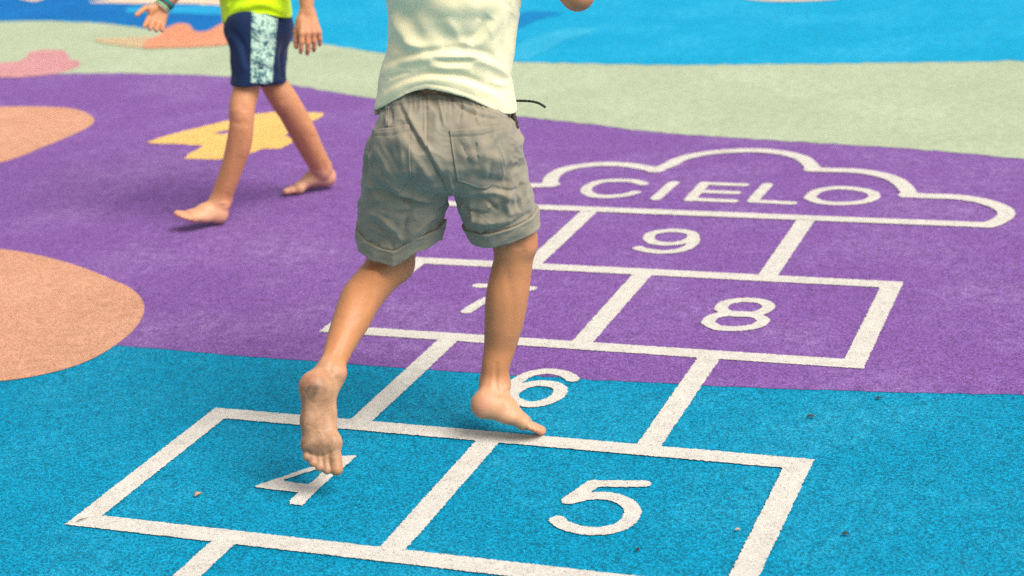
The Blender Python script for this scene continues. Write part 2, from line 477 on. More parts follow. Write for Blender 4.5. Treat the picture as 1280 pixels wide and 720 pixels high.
def skin_mat(name, tan, pale, red, dirt):
    """attribute 'tint': r redness, g paler skin, b dirt of the sole"""
    m, nt, b = mat_new(name)
    at = nt.nodes.new('ShaderNodeAttribute'); at.attribute_name = 'tint'
    sp = nt.nodes.new('ShaderNodeSeparateColor'); nt.links.new(at.outputs['Color'], sp.inputs[0])
    tc = nt.nodes.new('ShaderNodeTexCoord'); ob = tc.outputs['Object']
    n1 = N(nt, 'ShaderNodeTexNoise'); n1.inputs['Scale'].default_value = 22; n1.inputs['Detail'].default_value = 6; n1.inputs['Roughness'].default_value = .65
    n2 = N(nt, 'ShaderNodeTexNoise'); n2.inputs['Scale'].default_value = 420; n2.inputs['Detail'].default_value = 3
    n3 = N(nt, 'ShaderNodeTexNoise'); n3.inputs['Scale'].default_value = 75; n3.inputs['Detail'].default_value = 5; n3.inputs['Roughness'].default_value = .7
    for q in (n1, n2, n3): nt.links.new(ob, q.inputs['Vector'])
    c = mix_col(nt, sp.outputs[1], tan, pale)
    c = mix_col(nt, ramp(nt, n1.outputs[0], .35, .7, 0, .42), c, tuple(x * .72 for x in tan))
    c = mix_col(nt, ramp(nt, n3.outputs[0], .45, .75, 0, .32), c, red)
    c = mix_col(nt, sp.outputs[0], c, red)
    c = mix_col(nt, math_n(nt, 'MULTIPLY', sp.outputs[2], ramp(nt, n3.outputs[0], .25, .65, .35, 1.)), c, dirt)
    nt.links.new(c, b.inputs['Base Color'])
    bp = nt.nodes.new('ShaderNodeBump'); bp.inputs['Strength'].default_value = .22; bp.inputs['Distance'].default_value = .0012
    nt.links.new(math_n(nt, 'ADD', n2.outputs[0], math_n(nt, 'MULTIPLY', n3.outputs[0], 1.5)), bp.inputs['Height'])
    nt.links.new(bp.outputs[0], b.inputs['Normal'])
    b.inputs['Roughness'].default_value = .48
    b.inputs['Specular IOR Level'].default_value = .38
    b.inputs['Subsurface Weight'].default_value = .12
    b.inputs['Subsurface Radius'].default_value = (.012, .005, .003)
    b.inputs['Subsurface Scale'].default_value = 1.
    return m

def plain(name, col, rough=.6, spec=.4, var=.25, scale=60):
    m, nt, b = mat_new(name)
    tc = nt.nodes.new('ShaderNodeTexCoord')
    n1 = N(nt, 'ShaderNodeTexNoise'); n1.inputs['Scale'].default_value = scale; n1.inputs['Detail'].default_value = 5
    nt.links.new(tc.outputs['Object'], n1.inputs['Vector'])
    nt.links.new(mix_col(nt, ramp(nt, n1.outputs[0], .3, .7), tuple(x * (1 - var) for x in col), tuple(min(1, x * (1 + var)) for x in col)), b.inputs['Base Color'])
    b.inputs['Roughness'].default_value = rough; b.inputs['Specular IOR Level'].default_value = spec
    return m

def set_tint(o, rgb):
    at = o.data.color_attributes.new('tint', 'FLOAT_COLOR', 'POINT')
    a = np.ones((len(rgb), 4), np.float32); a[:, :3] = rgb
    at.data.foreach_set('color', a.ravel())

# ------------------------------------------------------------------ frame of reference
RIGHT = np.array([0.937187, 0.342862, -0.064237]); UPV = np.array([-0.052619, 0.320996, 0.945618]); AWAY = np.array([-0.344837, 0.88284, -0.318875])      # axes of the view
BACK = -AWAY
AWH = unit([AWAY[0], AWAY[1], 0]); RIH = unit([RIGHT[0], RIGHT[1], 0]); ZUP = np.array([0, 0, 1.])

# ------------------------------------------------------------------ paint colours
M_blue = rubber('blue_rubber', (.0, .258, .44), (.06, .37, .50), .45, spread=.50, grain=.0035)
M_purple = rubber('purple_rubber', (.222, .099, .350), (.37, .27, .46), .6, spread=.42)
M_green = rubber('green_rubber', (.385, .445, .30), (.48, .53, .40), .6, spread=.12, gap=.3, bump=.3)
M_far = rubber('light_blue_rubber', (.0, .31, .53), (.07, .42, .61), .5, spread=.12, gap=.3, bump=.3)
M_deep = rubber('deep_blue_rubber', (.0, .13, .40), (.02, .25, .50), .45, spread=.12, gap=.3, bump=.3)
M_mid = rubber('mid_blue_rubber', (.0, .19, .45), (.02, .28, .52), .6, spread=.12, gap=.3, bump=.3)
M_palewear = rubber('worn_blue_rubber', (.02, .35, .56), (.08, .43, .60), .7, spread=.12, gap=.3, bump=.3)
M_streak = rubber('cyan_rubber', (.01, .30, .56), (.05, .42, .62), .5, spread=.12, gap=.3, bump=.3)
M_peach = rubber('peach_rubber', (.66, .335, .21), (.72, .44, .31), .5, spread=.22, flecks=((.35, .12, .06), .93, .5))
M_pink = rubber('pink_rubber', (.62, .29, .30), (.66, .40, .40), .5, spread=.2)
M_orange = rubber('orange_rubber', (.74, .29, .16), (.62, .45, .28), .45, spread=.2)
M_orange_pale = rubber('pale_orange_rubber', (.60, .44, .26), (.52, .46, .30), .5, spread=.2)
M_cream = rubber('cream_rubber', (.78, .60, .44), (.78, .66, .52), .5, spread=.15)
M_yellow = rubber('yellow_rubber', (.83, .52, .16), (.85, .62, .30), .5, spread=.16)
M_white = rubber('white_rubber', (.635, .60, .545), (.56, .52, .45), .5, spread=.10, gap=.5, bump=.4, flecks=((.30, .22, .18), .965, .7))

def st(o): return tag(o, kind='structure')
# ------------------------------------------------------------------ ground
FARQ = 45.
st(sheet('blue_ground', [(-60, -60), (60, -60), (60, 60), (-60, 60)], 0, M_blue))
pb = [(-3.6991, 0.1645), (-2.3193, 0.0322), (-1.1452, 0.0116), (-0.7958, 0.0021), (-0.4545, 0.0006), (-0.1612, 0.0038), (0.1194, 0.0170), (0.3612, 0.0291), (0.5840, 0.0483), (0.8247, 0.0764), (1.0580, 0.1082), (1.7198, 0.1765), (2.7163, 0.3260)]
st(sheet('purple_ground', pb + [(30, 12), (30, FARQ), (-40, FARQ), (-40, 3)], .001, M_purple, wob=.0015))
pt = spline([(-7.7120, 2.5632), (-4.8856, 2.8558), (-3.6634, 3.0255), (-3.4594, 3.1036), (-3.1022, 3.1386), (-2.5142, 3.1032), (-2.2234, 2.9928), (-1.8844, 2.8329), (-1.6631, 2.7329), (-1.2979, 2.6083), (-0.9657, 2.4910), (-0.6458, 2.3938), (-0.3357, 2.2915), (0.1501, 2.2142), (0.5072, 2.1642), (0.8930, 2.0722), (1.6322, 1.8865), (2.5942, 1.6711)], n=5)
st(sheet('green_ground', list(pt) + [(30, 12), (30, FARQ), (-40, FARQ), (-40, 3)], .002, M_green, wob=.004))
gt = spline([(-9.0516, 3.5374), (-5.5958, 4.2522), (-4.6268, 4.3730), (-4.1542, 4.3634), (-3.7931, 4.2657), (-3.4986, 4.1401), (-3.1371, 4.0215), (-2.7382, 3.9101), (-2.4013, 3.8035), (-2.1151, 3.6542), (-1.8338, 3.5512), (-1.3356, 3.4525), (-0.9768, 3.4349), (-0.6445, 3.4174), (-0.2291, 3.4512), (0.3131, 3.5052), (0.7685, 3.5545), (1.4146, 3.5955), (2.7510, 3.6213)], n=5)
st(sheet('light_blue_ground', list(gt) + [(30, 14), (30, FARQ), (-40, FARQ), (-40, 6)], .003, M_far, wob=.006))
# patches
st(sheet('peach_patch', spline([(-1.9948, 0.6915), (-1.8248, 0.6535), (-1.6336, 0.5756), (-1.4676, 0.4846), (-1.3605, 0.4176), (-1.2680, 0.3248), (-1.2024, 0.2132), (-1.1634, 0.0789), (-1.1596, -0.0767), (-1.2048, -0.1843), (-1.3087, -0.2683), (-1.4901, -0.3085), (-1.7898, -0.2396), (-2.1248, -0.0311), (-2.3321, 0.2722), (-2.3461, 0.5344), (-2.2178, 0.6744)], True, 8), .002, M_peach, wob=.002))
st(sheet('peach_patch', spline([(-3.2688, 2.4735), (-3.0433, 2.4905), (-2.8868, 2.4596), (-2.7370, 2.3465), (-2.6595, 2.2323), (-2.6352, 2.1048), (-2.6383, 1.8937), (-2.6686, 1.6340), (-2.8430, 1.4922), (-3.1967, 1.6225), (-3.5716, 2.0859), (-3.5335, 2.3954)], True, 8), .002, M_peach, wob=.003))
st(sheet('pink_patch', spline([(-3.8805, 3.3292), (-3.8117, 3.3593), (-3.8070, 3.4235), (-3.8734, 3.5520), (-3.8645, 3.6191), (-3.7899, 3.6311), (-3.7146, 3.6143), (-3.6190, 3.5045), (-3.5465, 3.4154), (-3.4962, 3.3992), (-3.4490, 3.3473), (-3.4012, 3.2612), (-3.4167, 3.1227), (-3.5389, 3.0322), (-3.6577, 3.0174), (-3.9039, 2.9957), (-4.1065, 3.2652)], True, 5), .003, M_pink, wob=.004))
st(sheet('deep_blue_patch', spline([(-7.6006, 3.9223), (-5.6055, 4.2637), (-4.6350, 4.3845), (-4.1617, 4.3746), (-3.7999, 4.2766), (-3.5048, 4.1506), (-3.1427, 4.0316), (-2.7911, 3.9285), (-2.5614, 3.8563), (-2.5712, 3.9525), (-2.7012, 4.1092), (-2.8602, 4.2308), (-2.9930, 4.4003), (-3.2050, 4.7623), (-3.4363, 5.1573), (-4.1436, 5.2280), (-5.2601, 5.2589), (-7.0356, 5.2213), (-8.7790, 4.9676)], True, 6), .004, M_deep, wob=.006))
st(sheet('cyan_patch', spline([(-4.0583, 4.7476), (-3.8989, 4.8183), (-3.5164, 4.8015), (-3.2676, 4.7630), (-3.1507, 4.5777), (-3.3737, 4.5445), (-3.6654, 4.5913), (-3.9444, 4.6043)], True, 6), .005, M_streak, wob=.012))
st(sheet('deep_blue_patch', spline([(-1.7117, 4.5292), (-1.6914, 4.6362), (-1.5616, 4.6245), (-1.4896, 4.5708), (-1.5217, 4.5078), (-1.5596, 4.4041), (-1.5654, 4.2824), (-1.5781, 4.1833), (-1.6430, 4.1629), (-1.7607, 4.4243)], True, 6), .004, M_mid, wob=.012))
st(sheet('worn_patch', spline([(-1.3595, 3.5180), (-1.4188, 3.7221), (-1.4428, 3.9380), (-1.3788, 4.0893), (-1.3315, 4.2056), (-1.1906, 4.1685), (-1.2131, 3.9982), (-1.2587, 3.9054), (-1.2609, 3.7444), (-1.2885, 3.5881), (-1.3005, 3.4870)], True, 6), .004, M_palewear, wob=.012))
st(sheet('orange_patch', spline([(-3.3892, 3.8366), (-3.4127, 3.9965), (-3.4662, 4.1405), (-3.4836, 4.2251), (-3.4762, 4.3005), (-3.4014, 4.2686), (-3.2788, 4.1116), (-3.2116, 4.0816), (-3.2012, 4.1437), (-3.2285, 4.2913), (-3.1995, 4.3562), (-3.0163, 4.3141), (-2.8012, 3.9479), (-2.8979, 3.7811), (-3.0447, 3.7106), (-3.2014, 3.6871), (-3.3097, 3.6839)], True, 5), .006, M_orange, wob=.006))
st(sheet('pale_orange_patch', spline([(-3.7152, 3.8891), (-3.5924, 3.9220), (-3.4474, 3.9552), (-3.3264, 3.8975), (-3.2566, 3.7427), (-3.2910, 3.6749), (-3.4824, 3.7463), (-3.6372, 3.8109)], True, 5), .005, M_orange_pale, wob=.014))
st(sheet('cream_patch', spline([(-4.4156, 4.9198), (-4.3723, 5.0001), (-4.1491, 5.1757), (-3.6692, 5.2148), (-3.4001, 4.8119), (-3.5330, 4.8136), (-3.8336, 4.8784), (-4.0310, 4.8691), (-4.2546, 4.8972)], True, 5), .006, M_cream, wob=.008))
st(sheet('cream_patch', spline([(-4.9524, 5.0374), (-4.8127, 4.9622), (-4.8024, 5.0343), (-4.8785, 5.1945), (-5.0488, 5.2803), (-5.1055, 5.2003)], True, 5), .006, M_cream, wob=.004))
st(sheet('cream_patch', spline([(-0.6910, 4.9850), (-0.6076, 4.9168), (-0.4818, 4.8818), (-0.3472, 4.8902), (-0.2179, 4.9420), (-0.1831, 5.0512), (-0.3220, 5.1677), (-0.6098, 5.1995), (-0.7270, 5.0875)], True, 5), .006, M_cream, wob=.004))

# yellow numeral of the next game, apex to the far right
y4 = [(-2.2585, 1.9793), (-2.2259, 2.1047), (-2.1230, 2.3045), (-2.0497, 2.4426), (-1.9728, 2.4918), (-1.7701, 2.4849), (-1.7461, 2.4142), (-1.7559, 2.3230), (-1.7544, 2.1852), (-1.7536, 2.1181), (-1.6985, 2.0813), (-1.6763, 2.0243), (-1.6771, 1.9431), (-1.7545, 1.9237), (-1.7632, 1.8547), (-1.8389, 1.7686), (-1.9705, 1.7655), (-1.9948, 1.8305), (-1.9912, 1.9463), (-2.1252, 1.9625), (-2.2351, 1.9576)]
tag(paint('painted_numeral', [(y4, None, [[(-2.0717, 2.1314), (-2.0227, 2.1982), (-1.9968, 2.1198)]])], .0022, M_yellow, h=.012, rough=.004),
    'big yellow painted number 4 on the purple ground behind the walking child', 'painted number')

# hopscotch: units of one box width
UW = 0.660; T = 0.0792
hx = lambda x, y: (x * UW, y * UW)
yA, yB, yC, yD, yE = (-1.3592, -0.5184, 0.3301, 1.1900, 2.0197)
o78, o6, o9, o3 = (0.0210, 0.0159, 0.0250, -0.0021)
hop = bpy.data.objects.new('hopscotch_court', None); COL.objects.link(hop)
tag(hop, 'white painted hopscotch court with numbered boxes and a cloud reading CIELO', 'hopscotch')
def ln(x0, y0, x1, y1): return ([hx(x0, y0), hx(x1, y1)], T * UW, 'butt')
hT = T / 2
yZ = yA - (yB - yA); yY = yZ - (yB - yA)
grid = []
for ya, yb, o in ((yA, yB, 0.), (yC, yD, o78), (yY, yZ, 0.)):
    grid += [ln(-1 - hT + o, ya, 1 + hT + o, ya), ln(-1 - hT + o, yb, 1 + hT + o, yb)]
    for x in (-1, 0, 1): grid.append(ln(x + o, ya, x + o, yb))
for ya, yb, o in ((yB, yC, o6), (yD, yE, o9), (yZ, yA, o3)):
    for x in (-.5, .5): grid.append(ln(x + o, ya, x + o, yb + (.03 if yb == yE else 0)))
ZP = .0028
paint('box_lines', grid, ZP, M_white, hop, h=.0045, rough=.0013)
def numeral(label, shapes):
    tag(paint('numeral', shapes, ZP, M_white, hop, h=.004, rough=.0012, seed=len(label) + ord(label[-1])), label)
SW = .033
numeral('white numeral 4', [([(-0.3935, -0.6792), (-0.3192, -0.5677), (-0.2891, -0.5067), (-0.2475, -0.4920), (-0.2478, -0.5272), (-0.2534, -0.5778), (-0.2556, -0.6951), (-0.2530, -0.7412), (-0.2804, -0.7399), (-0.2888, -0.7268), (-0.2890, -0.6872), (-0.3875, -0.6837)], None, [[(-0.3501, -0.6424), (-0.2851, -0.6478), (-0.2836, -0.6102), (-0.2853, -0.5726), (-0.2892, -0.5532), (-0.3020, -0.5762)]])])
numeral('white numeral 5', [(spline([(0.3821, -0.4991), (0.2809, -0.5211)], n=2), .030), (spline([(0.2840, -0.5204), (0.2625, -0.5979)], n=2), .034), (spline([(0.2612, -0.6037), (0.2838, -0.5822), (0.3145, -0.5699), (0.3519, -0.5745), (0.3869, -0.6049), (0.3996, -0.6480), (0.3905, -0.6916), (0.3588, -0.7165), (0.3187, -0.7198), (0.2841, -0.7070), (0.2651, -0.6887)], n=6), SW)])
numeral('white numeral 6', [(spline([(0.0667, 0.0068), (0.0382, 0.0342), (-0.0039, 0.0425), (-0.0383, 0.0221), (-0.0553, -0.0242), (-0.0539, -0.0711), (-0.0416, -0.1125), (-0.0152, -0.1455), (0.0210, -0.1563), (0.0513, -0.1347), (0.0658, -0.0938), (0.0563, -0.0545), (0.0296, -0.0327), (-0.0065, -0.0347), (-0.0327, -0.0596), (-0.0420, -0.0981)], n=6), SW)])
numeral('white numeral 7', [(spline([(-0.3967, 0.6029), (-0.2462, 0.6036)], n=2), SW), (spline([(-0.2496, 0.6004), (-0.3288, 0.5090), (-0.3510, 0.4042)], n=6), SW)])
numeral('white numeral 8', [(spline([(0.2864, 0.5321), (0.2883, 0.5752), (0.3228, 0.6046), (0.3704, 0.6046), (0.3999, 0.5727), (0.3938, 0.5264), (0.3594, 0.4996), (0.3142, 0.5019), (0.2864, 0.5321)], n=6), SW), (spline([(0.2781, 0.4295), (0.2841, 0.4746), (0.3206, 0.5006), (0.3730, 0.5020), (0.4083, 0.4698), (0.4004, 0.4250), (0.3590, 0.3977), (0.3092, 0.3974), (0.2781, 0.4295)], n=6), SW)])
numeral('white numeral 9', [(spline([(-0.0588, 1.0794), (-0.0626, 1.1224), (-0.0377, 1.1527), (0.0067, 1.1653), (0.0500, 1.1448), (0.0651, 1.1051), (0.0509, 1.0610), (0.0128, 1.0380), (-0.0307, 1.0430), (-0.0588, 1.0794)], n=6), SW), (spline([(0.0612, 1.1200), (0.0772, 1.0763), (0.0770, 1.0235), (0.0576, 0.9836), (0.0173, 0.9628), (-0.0338, 0.9713), (-0.0619, 0.9879)], n=6), SW)])
LW = .036
paint('lettering', [(spline([(-0.2356, 1.6399), (-0.2723, 1.6658), (-0.3294, 1.6695), (-0.3812, 1.6461), (-0.4000, 1.5870), (-0.3905, 1.5323), (-0.3561, 1.4909), (-0.3091, 1.4823), (-0.2583, 1.5032), (-0.2323, 1.5382)], n=6), LW),
    ([(-0.1417, 1.6606), (-0.1490, 1.4812)], LW), ([(-0.0422, 1.6678), (-0.0427, 1.4815)], LW), ([(-0.0415, 1.6651), (0.0842, 1.6644)], LW * .9), ([(-0.0418, 1.5756), (0.0799, 1.5745)], LW * .9), ([(-0.0439, 1.4858), (0.0940, 1.4833)], LW * .9),
    ([(0.1557, 1.6731), (0.1508, 1.4932)], LW), ([(0.1514, 1.4907), (0.2721, 1.4847)], LW * .9),
    (spline([(0.3126, 1.5488), (0.3224, 1.6244), (0.3713, 1.6646), (0.4329, 1.6614), (0.4873, 1.6253), (0.5005, 1.5727), (0.4755, 1.5230), (0.4180, 1.4985), (0.3547, 1.5057), (0.3126, 1.5488)], n=6), LW)], ZP, M_white, hop, h=.0045, rough=.0013, seed=9)
CW = .050
c1 = spline([(-0.8422, 1.4296), (-0.8324, 1.5011), (-0.7433, 1.5500), (-0.6402, 1.5692), (-0.5747, 1.5771), (-0.5240, 1.5956)], n=6)
c2 = spline([(-0.5287, 1.5856), (-0.5551, 1.6788), (-0.5500, 1.7616), (-0.5082, 1.8209), (-0.4356, 1.8554), (-0.3583, 1.8558), (-0.2907, 1.8310), (-0.2330, 1.7996)], n=6)
c3 = spline([(-0.2435, 1.7984), (-0.2137, 1.8668), (-0.1994, 1.9346), (-0.1616, 1.9988), (-0.0874, 2.0529), (0.0149, 2.0824), (0.1131, 2.0652), (0.1941, 2.0076), (0.2423, 1.9222), (0.2636, 1.8657)], n=6)
c4 = spline([(0.2560, 1.8649), (0.3274, 1.8652), (0.3932, 1.8650), (0.4734, 1.8341), (0.5368, 1.7741), (0.5784, 1.6882), (0.6007, 1.6158)], n=6)
c5 = spline([(0.5920, 1.6104), (0.6630, 1.6072), (0.7398, 1.6074), (0.8171, 1.5747), (0.8776, 1.5118), (0.8968, 1.4494), (0.8850, 1.3882), (0.8594, 1.3378)], n=6)
c6 = spline([(-0.8422, 1.4296), (-0.8399, 1.3839), (-0.8026, 1.3461)], n=4)
base = [(-0.7465, 1.3480), hx(-.5, yE), hx(.5, yE), (0.8595, 1.3370)]
paint('cloud_outline', [(q, CW) for q in (c1, c2, c3, c4, c5, c6)] + [([(-0.8001, 1.3401), (-0.3111, 1.3410)], CW), ([(-0.3111, 1.3410), (0.3256, 1.3379)], CW), ([(0.3256, 1.3379), (0.8595, 1.3370)], CW)], ZP + .0007, M_white, hop, h=.0045, rough=.0013, seed=5)

# ------------------------------------------------------------------ small litter
def scrap(name, c, size, ang, mat, label, cat, thick=.35, seed=1):
    r = np.random.RandomState(seed); n, m = 14, 6; vs = []; fs = []
    for i in range(n + 1):
        t = i / n; w = math.sin(math.pi * min(max(t, .03), .97)) ** .7
        for j in range(m + 1):
            u = j / m * 2 - 1
            x = (t - .5) * size[0]; y = u * w * size[1] / 2 * (1 + .15 * r.normal())
            zz = size[2] * (u * u * .9 + .25 * math.sin(3.1 * t + u) + .12 * r.normal()) * w + .001
            vs.append((x * math.cos(ang) - y * math.sin(ang) + c[0], x * math.sin(ang) + y * math.cos(ang) + c[1], c[2] + max(zz, .0006)))
    for i in range(n):
        for j in range(m):
            a = i * (m + 1) + j; fs.append((a, a + m + 1, a + m + 2, a + 1))
    o = link(name, vs, fs, mat)
    md = o.modifiers.new('thickness', 'SOLIDIFY'); md.thickness = .0008; md.offset = 1
    return tag(o, label, cat)
M_leaf = plain('dry_leaf', (.34, .22, .13), .7, .3, .5, 90)
M_bark = plain('bark', (.10, .055, .045), .8, .2, .5, 120)
M_dkleaf = plain('withered_leaf', (.055, .04, .032), .8, .2, .5, 120)
M_pinkleaf = plain('pale_petal', (.50, .30, .22), .8, .2, .3, 120)
scrap('dry_leaf', (*(-0.4864, -0.7457), .003), (.017, .012, .006), 1.2, M_leaf, 'curled brown dry leaf on the blue ground left of number 4', 'leaf', seed=2)
scrap('leaf_scrap', (*(0.7622, 0.0223), .003), (.016, .007, .003), .4, M_dkleaf, 'dark leaf scrap just below the purple border at right', 'leaf scrap', seed=3)
scrap('leaf_scrap', (*(0.6389, -0.1060), .003), (.020, .009, .003), .1, M_dkleaf, 'dark leaf scrap on bare blue ground right of box 6', 'leaf scrap', seed=4)
scrap('leaf_scrap', (*(0.8045, -0.6315), .003), (.016, .008, .003), .2, M_dkleaf, 'dark leaf scrap on the blue ground right of box 5', 'leaf scrap', seed=5)
scrap('leaf_scrap', (*(0.6089, -0.6592), .003), (.010, .008, .003), .2, M_pinkleaf, 'pale pinkish scrap inside box 5 near its right line', 'leaf scrap', seed=6)
scrap('leaf_scrap', (*(0.4501, -0.7778), .003), (.012, .007, .003), 2.2, M_dkleaf, 'dark leaf scrap below number 5 inside its box', 'leaf scrap', seed=7)
scrap('twig', (*(-0.6594, -0.9032), .005), (.026, .003, .0015), .95, M_bark, 'thin brown twig on the near left corner of box 4', 'twig', seed=8)

# ------------------------------------------------------------------ the hopping child
SK_A = skin_mat('skin_tanned', (.50, .212, .086), (.60, .345, .20), (.54, .19, .115), (.13, .08, .045))
SK_B = skin_mat('skin_light', (.56, .25, .11), (.68, .40, .26), (.60, .25, .16), (.22, .16, .11))
OA = np.array((-0.0213, -0.4135, 0.6309))

fd = Field((-.58, -.88, -.01), (.42, .12, 1.44), .004)
FL = (AWH, .78)
fd.chain([(*(-0.0703, -0.3086, 0.6609), .088), (*(-0.0658, -0.2972, 0.7502), .098), (*(-0.0510, -0.2848, 0.8628), .104), (*(-0.0355, -0.2834, 0.9753), .115), (*(-0.0282, -0.2804, 1.0382), .112)], k=.02, flat=FL)
fd.cone((-0.1197, -0.3128, 1.0789), (0.0655, -0.2354, 1.0617), .048, .048, .05)
fd.ell((-0.0669, -0.3090, 0.6560), (RIH, AWH, ZUP), (.112, .088, .085), .03)
for q in ((-0.0935, -0.3617, 0.6486), (-0.0053, -0.3294, 0.6426)): fd.cone(q, q, .058, .058, .03)
fd.chain([(*(-0.0219, -0.2808, 1.0930), .045), (*(-0.0115, -0.2800, 1.1624), .043)], k=.04)
head(fd, np.array((0.0013, -0.2807, 1.2566)), AWH, ZUP, .092)
# legs
fd.chain([(*(-0.1251, -0.3314, 0.6569), .070), (*(-0.1611, -0.3163, 0.5496), .064), (*(-0.2010, -0.2986, 0.4378), .054), (*(-0.2196, -0.2985, 0.3799), .047)], k=.03)
fd.chain([(-0.2239, -0.3011, 0.3616, 0.0432), (-0.2427, -0.3474, 0.3383, 0.0429), (-0.2480, -0.4045, 0.3209, 0.0429), (-0.2453, -0.4571, 0.2979, 0.0390), (-0.2475, -0.5052, 0.2704, 0.0323), (-0.2465, -0.5538, 0.2415, 0.0263), (-0.2449, -0.5794, 0.2253, 0.0239)], k=.02, n=10)
fd.cone((-0.2187, -0.2738, 0.3846), (-0.2145, -0.2765, 0.3568), .027, .027, .03)
fd.chain([(*(-0.0006, -0.2870, 0.6453), .070), (*(0.0171, -0.2712, 0.5601), .064), (*(0.0326, -0.2505, 0.4596), .052), (*(0.0437, -0.2454, 0.4146), .045)], k=.03)
fd.chain([(0.0434, -0.2432, 0.4210, 0.0409), (0.0435, -0.2501, 0.3861, 0.0404), (0.0335, -0.2538, 0.3397, 0.0432), (0.0248, -0.2639, 0.2898, 0.0450), (0.0170, -0.2710, 0.2378, 0.0414), (0.0071, -0.2774, 0.1868, 0.0342), (-0.0005, -0.2917, 0.1459, 0.0299), (-0.0040, -0.2976, 0.1177, 0.0282)], k=.02, n=10)
fd.cone((0.0687, -0.2521, 0.4318), (0.0716, -0.2550, 0.4048), .018, .018, .02)
# arms
fd.chain([(*(0.0775, -0.2320, 1.0579), .044), (*(0.1418, -0.2333, 1.0005), .036), (*(0.1971, -0.2389, 0.9408), .031), (*(0.2096, -0.2382, 0.9295), .0315)], k=.03)
fd.chain([(*(0.2096, -0.2382, 0.9295), .031), (*(0.2051, -0.1630, 0.9856), .033), (*(0.1933, -0.0805, 1.0701), .024), (*(0.1879, -0.0469, 1.1062), .021)], k=.012)
fd.chain([(*(-0.1297, -0.3186, 1.0736), .044), (*(-0.2054, -0.3216, 1.0532), .036), (*(-0.2733, -0.3207, 1.0349), .030)], k=.03)
fd.chain([(*(-0.2733, -0.3207, 1.0349), .030), (*(-0.3045, -0.2626, 1.1042), .031), (*(-0.3259, -0.2072, 1.1865), .022)], k=.012)
hand(fd, np.array((0.1878, -0.0458, 1.1093)), UPV + .2 * RIGHT, AWAY, -RIGHT, .145)
hand(fd, np.array((-0.3261, -0.2062, 1.1896)), UPV - .2 * RIGHT, AWAY, RIGHT, .145)
flesh = [  # hollows, tendons and creases of the legs and feet
    ([(0.1291, -0.1389), (0.1357, -0.1555), (0.1374, -0.1754)], .0085, -.0050), ([(0.1556, -0.1323), (0.1589, -0.1522), (0.1557, -0.1785)], .0055, .0030),
    ([(0.1009, -0.1486), (0.1042, -0.1685), (0.1008, -0.1916)], .0055, .0020),
    ([(0.1108, -0.2048), (0.1275, -0.2800), (0.1241, -0.3559)], .009, -.0028), ([(0.0873, -0.2382), (0.0888, -0.2969), (0.0852, -0.3562)], .011, .0030),
    ([(0.1525, -0.2132), (0.1442, -0.3053), (0.1291, -0.3900)], .008, .0022),
    ([(0.0953, -0.4106), (0.0935, -0.4450), (0.0952, -0.4688), (0.1020, -0.4857)], .0052, -.0052), ([(0.0748, -0.4077), (0.0696, -0.4506), (0.0594, -0.4829)], .006, .0024),
    ([(0.1105, -0.4620), (0.1139, -0.4738)], .007, .0036),
    ([(0.1071, -0.5003), (0.1359, -0.5156), (0.1681, -0.5359)], .004, .0016), ([(0.1275, -0.4987), (0.1512, -0.5156), (0.1748, -0.5376)], .003, -.0012),
    ([(0.1800, -0.5431), (0.1817, -0.5549), (0.1800, -0.5651)], .0022, -.0022),
    ([(-0.1706, -0.2044), (-0.1419, -0.2027), (-0.1095, -0.1906)], .0045, -.0028), ([(-0.1655, -0.2179), (-0.1352, -0.2162), (-0.1061, -0.2041)], .007, .0018),
    ([(-0.1706, -0.2298), (-0.1624, -0.2632), (-0.1732, -0.3012)], .008, -.0030), ([(-0.2066, -0.2415), (-0.2105, -0.2798), (-0.2199, -0.3172)], .012, .0034),
    ([(-0.1838, -0.3073), (-0.1961, -0.3235), (-0.2147, -0.3266)], .006, -.0016), ([(-0.1446, -0.2381), (-0.1557, -0.2799), (-0.1732, -0.3210)], .007, .0020),
    ([(-0.2115, -0.3527), (-0.2280, -0.3874), (-0.2383, -0.4128)], .005, -.0020), ([(-0.2430, -0.3605), (-0.2539, -0.3939), (-0.2646, -0.4220)], .0055, .0020),
    ([(-0.2351, -0.4031), (-0.2389, -0.4252), (-0.2357, -0.4445)], .005, -.0034), ([(-0.2270, -0.4225), (-0.2254, -0.4354)], .006, .0026),
    ([(-0.2840, -0.5774), (-0.2665, -0.5885), (-0.2475, -0.5901), (-0.2332, -0.5822), (-0.2173, -0.5726)], .0030, -.0030),
    ([(-0.2475, -0.4773), (-0.2443, -0.5091), (-0.2475, -0.5409)], .010, -.0040), ([(-0.2761, -0.4773), (-0.2840, -0.5170), (-0.2872, -0.5488)], .008, .0020),
    ([(-0.2602, -0.5091), (-0.2538, -0.5345), (-0.2411, -0.5536)], .0022, -.0012), ([(-0.2856, -0.5250), (-0.2697, -0.5313), (-0.2538, -0.5488)], .002, -.0010),
    ([(-0.2363, -0.5933), (-0.2369, -0.6129)], .0022, -.0016), ([(-0.2888, -0.4455), (-0.2729, -0.4821), (-0.2506, -0.4773)], .0025, -.0010),
]
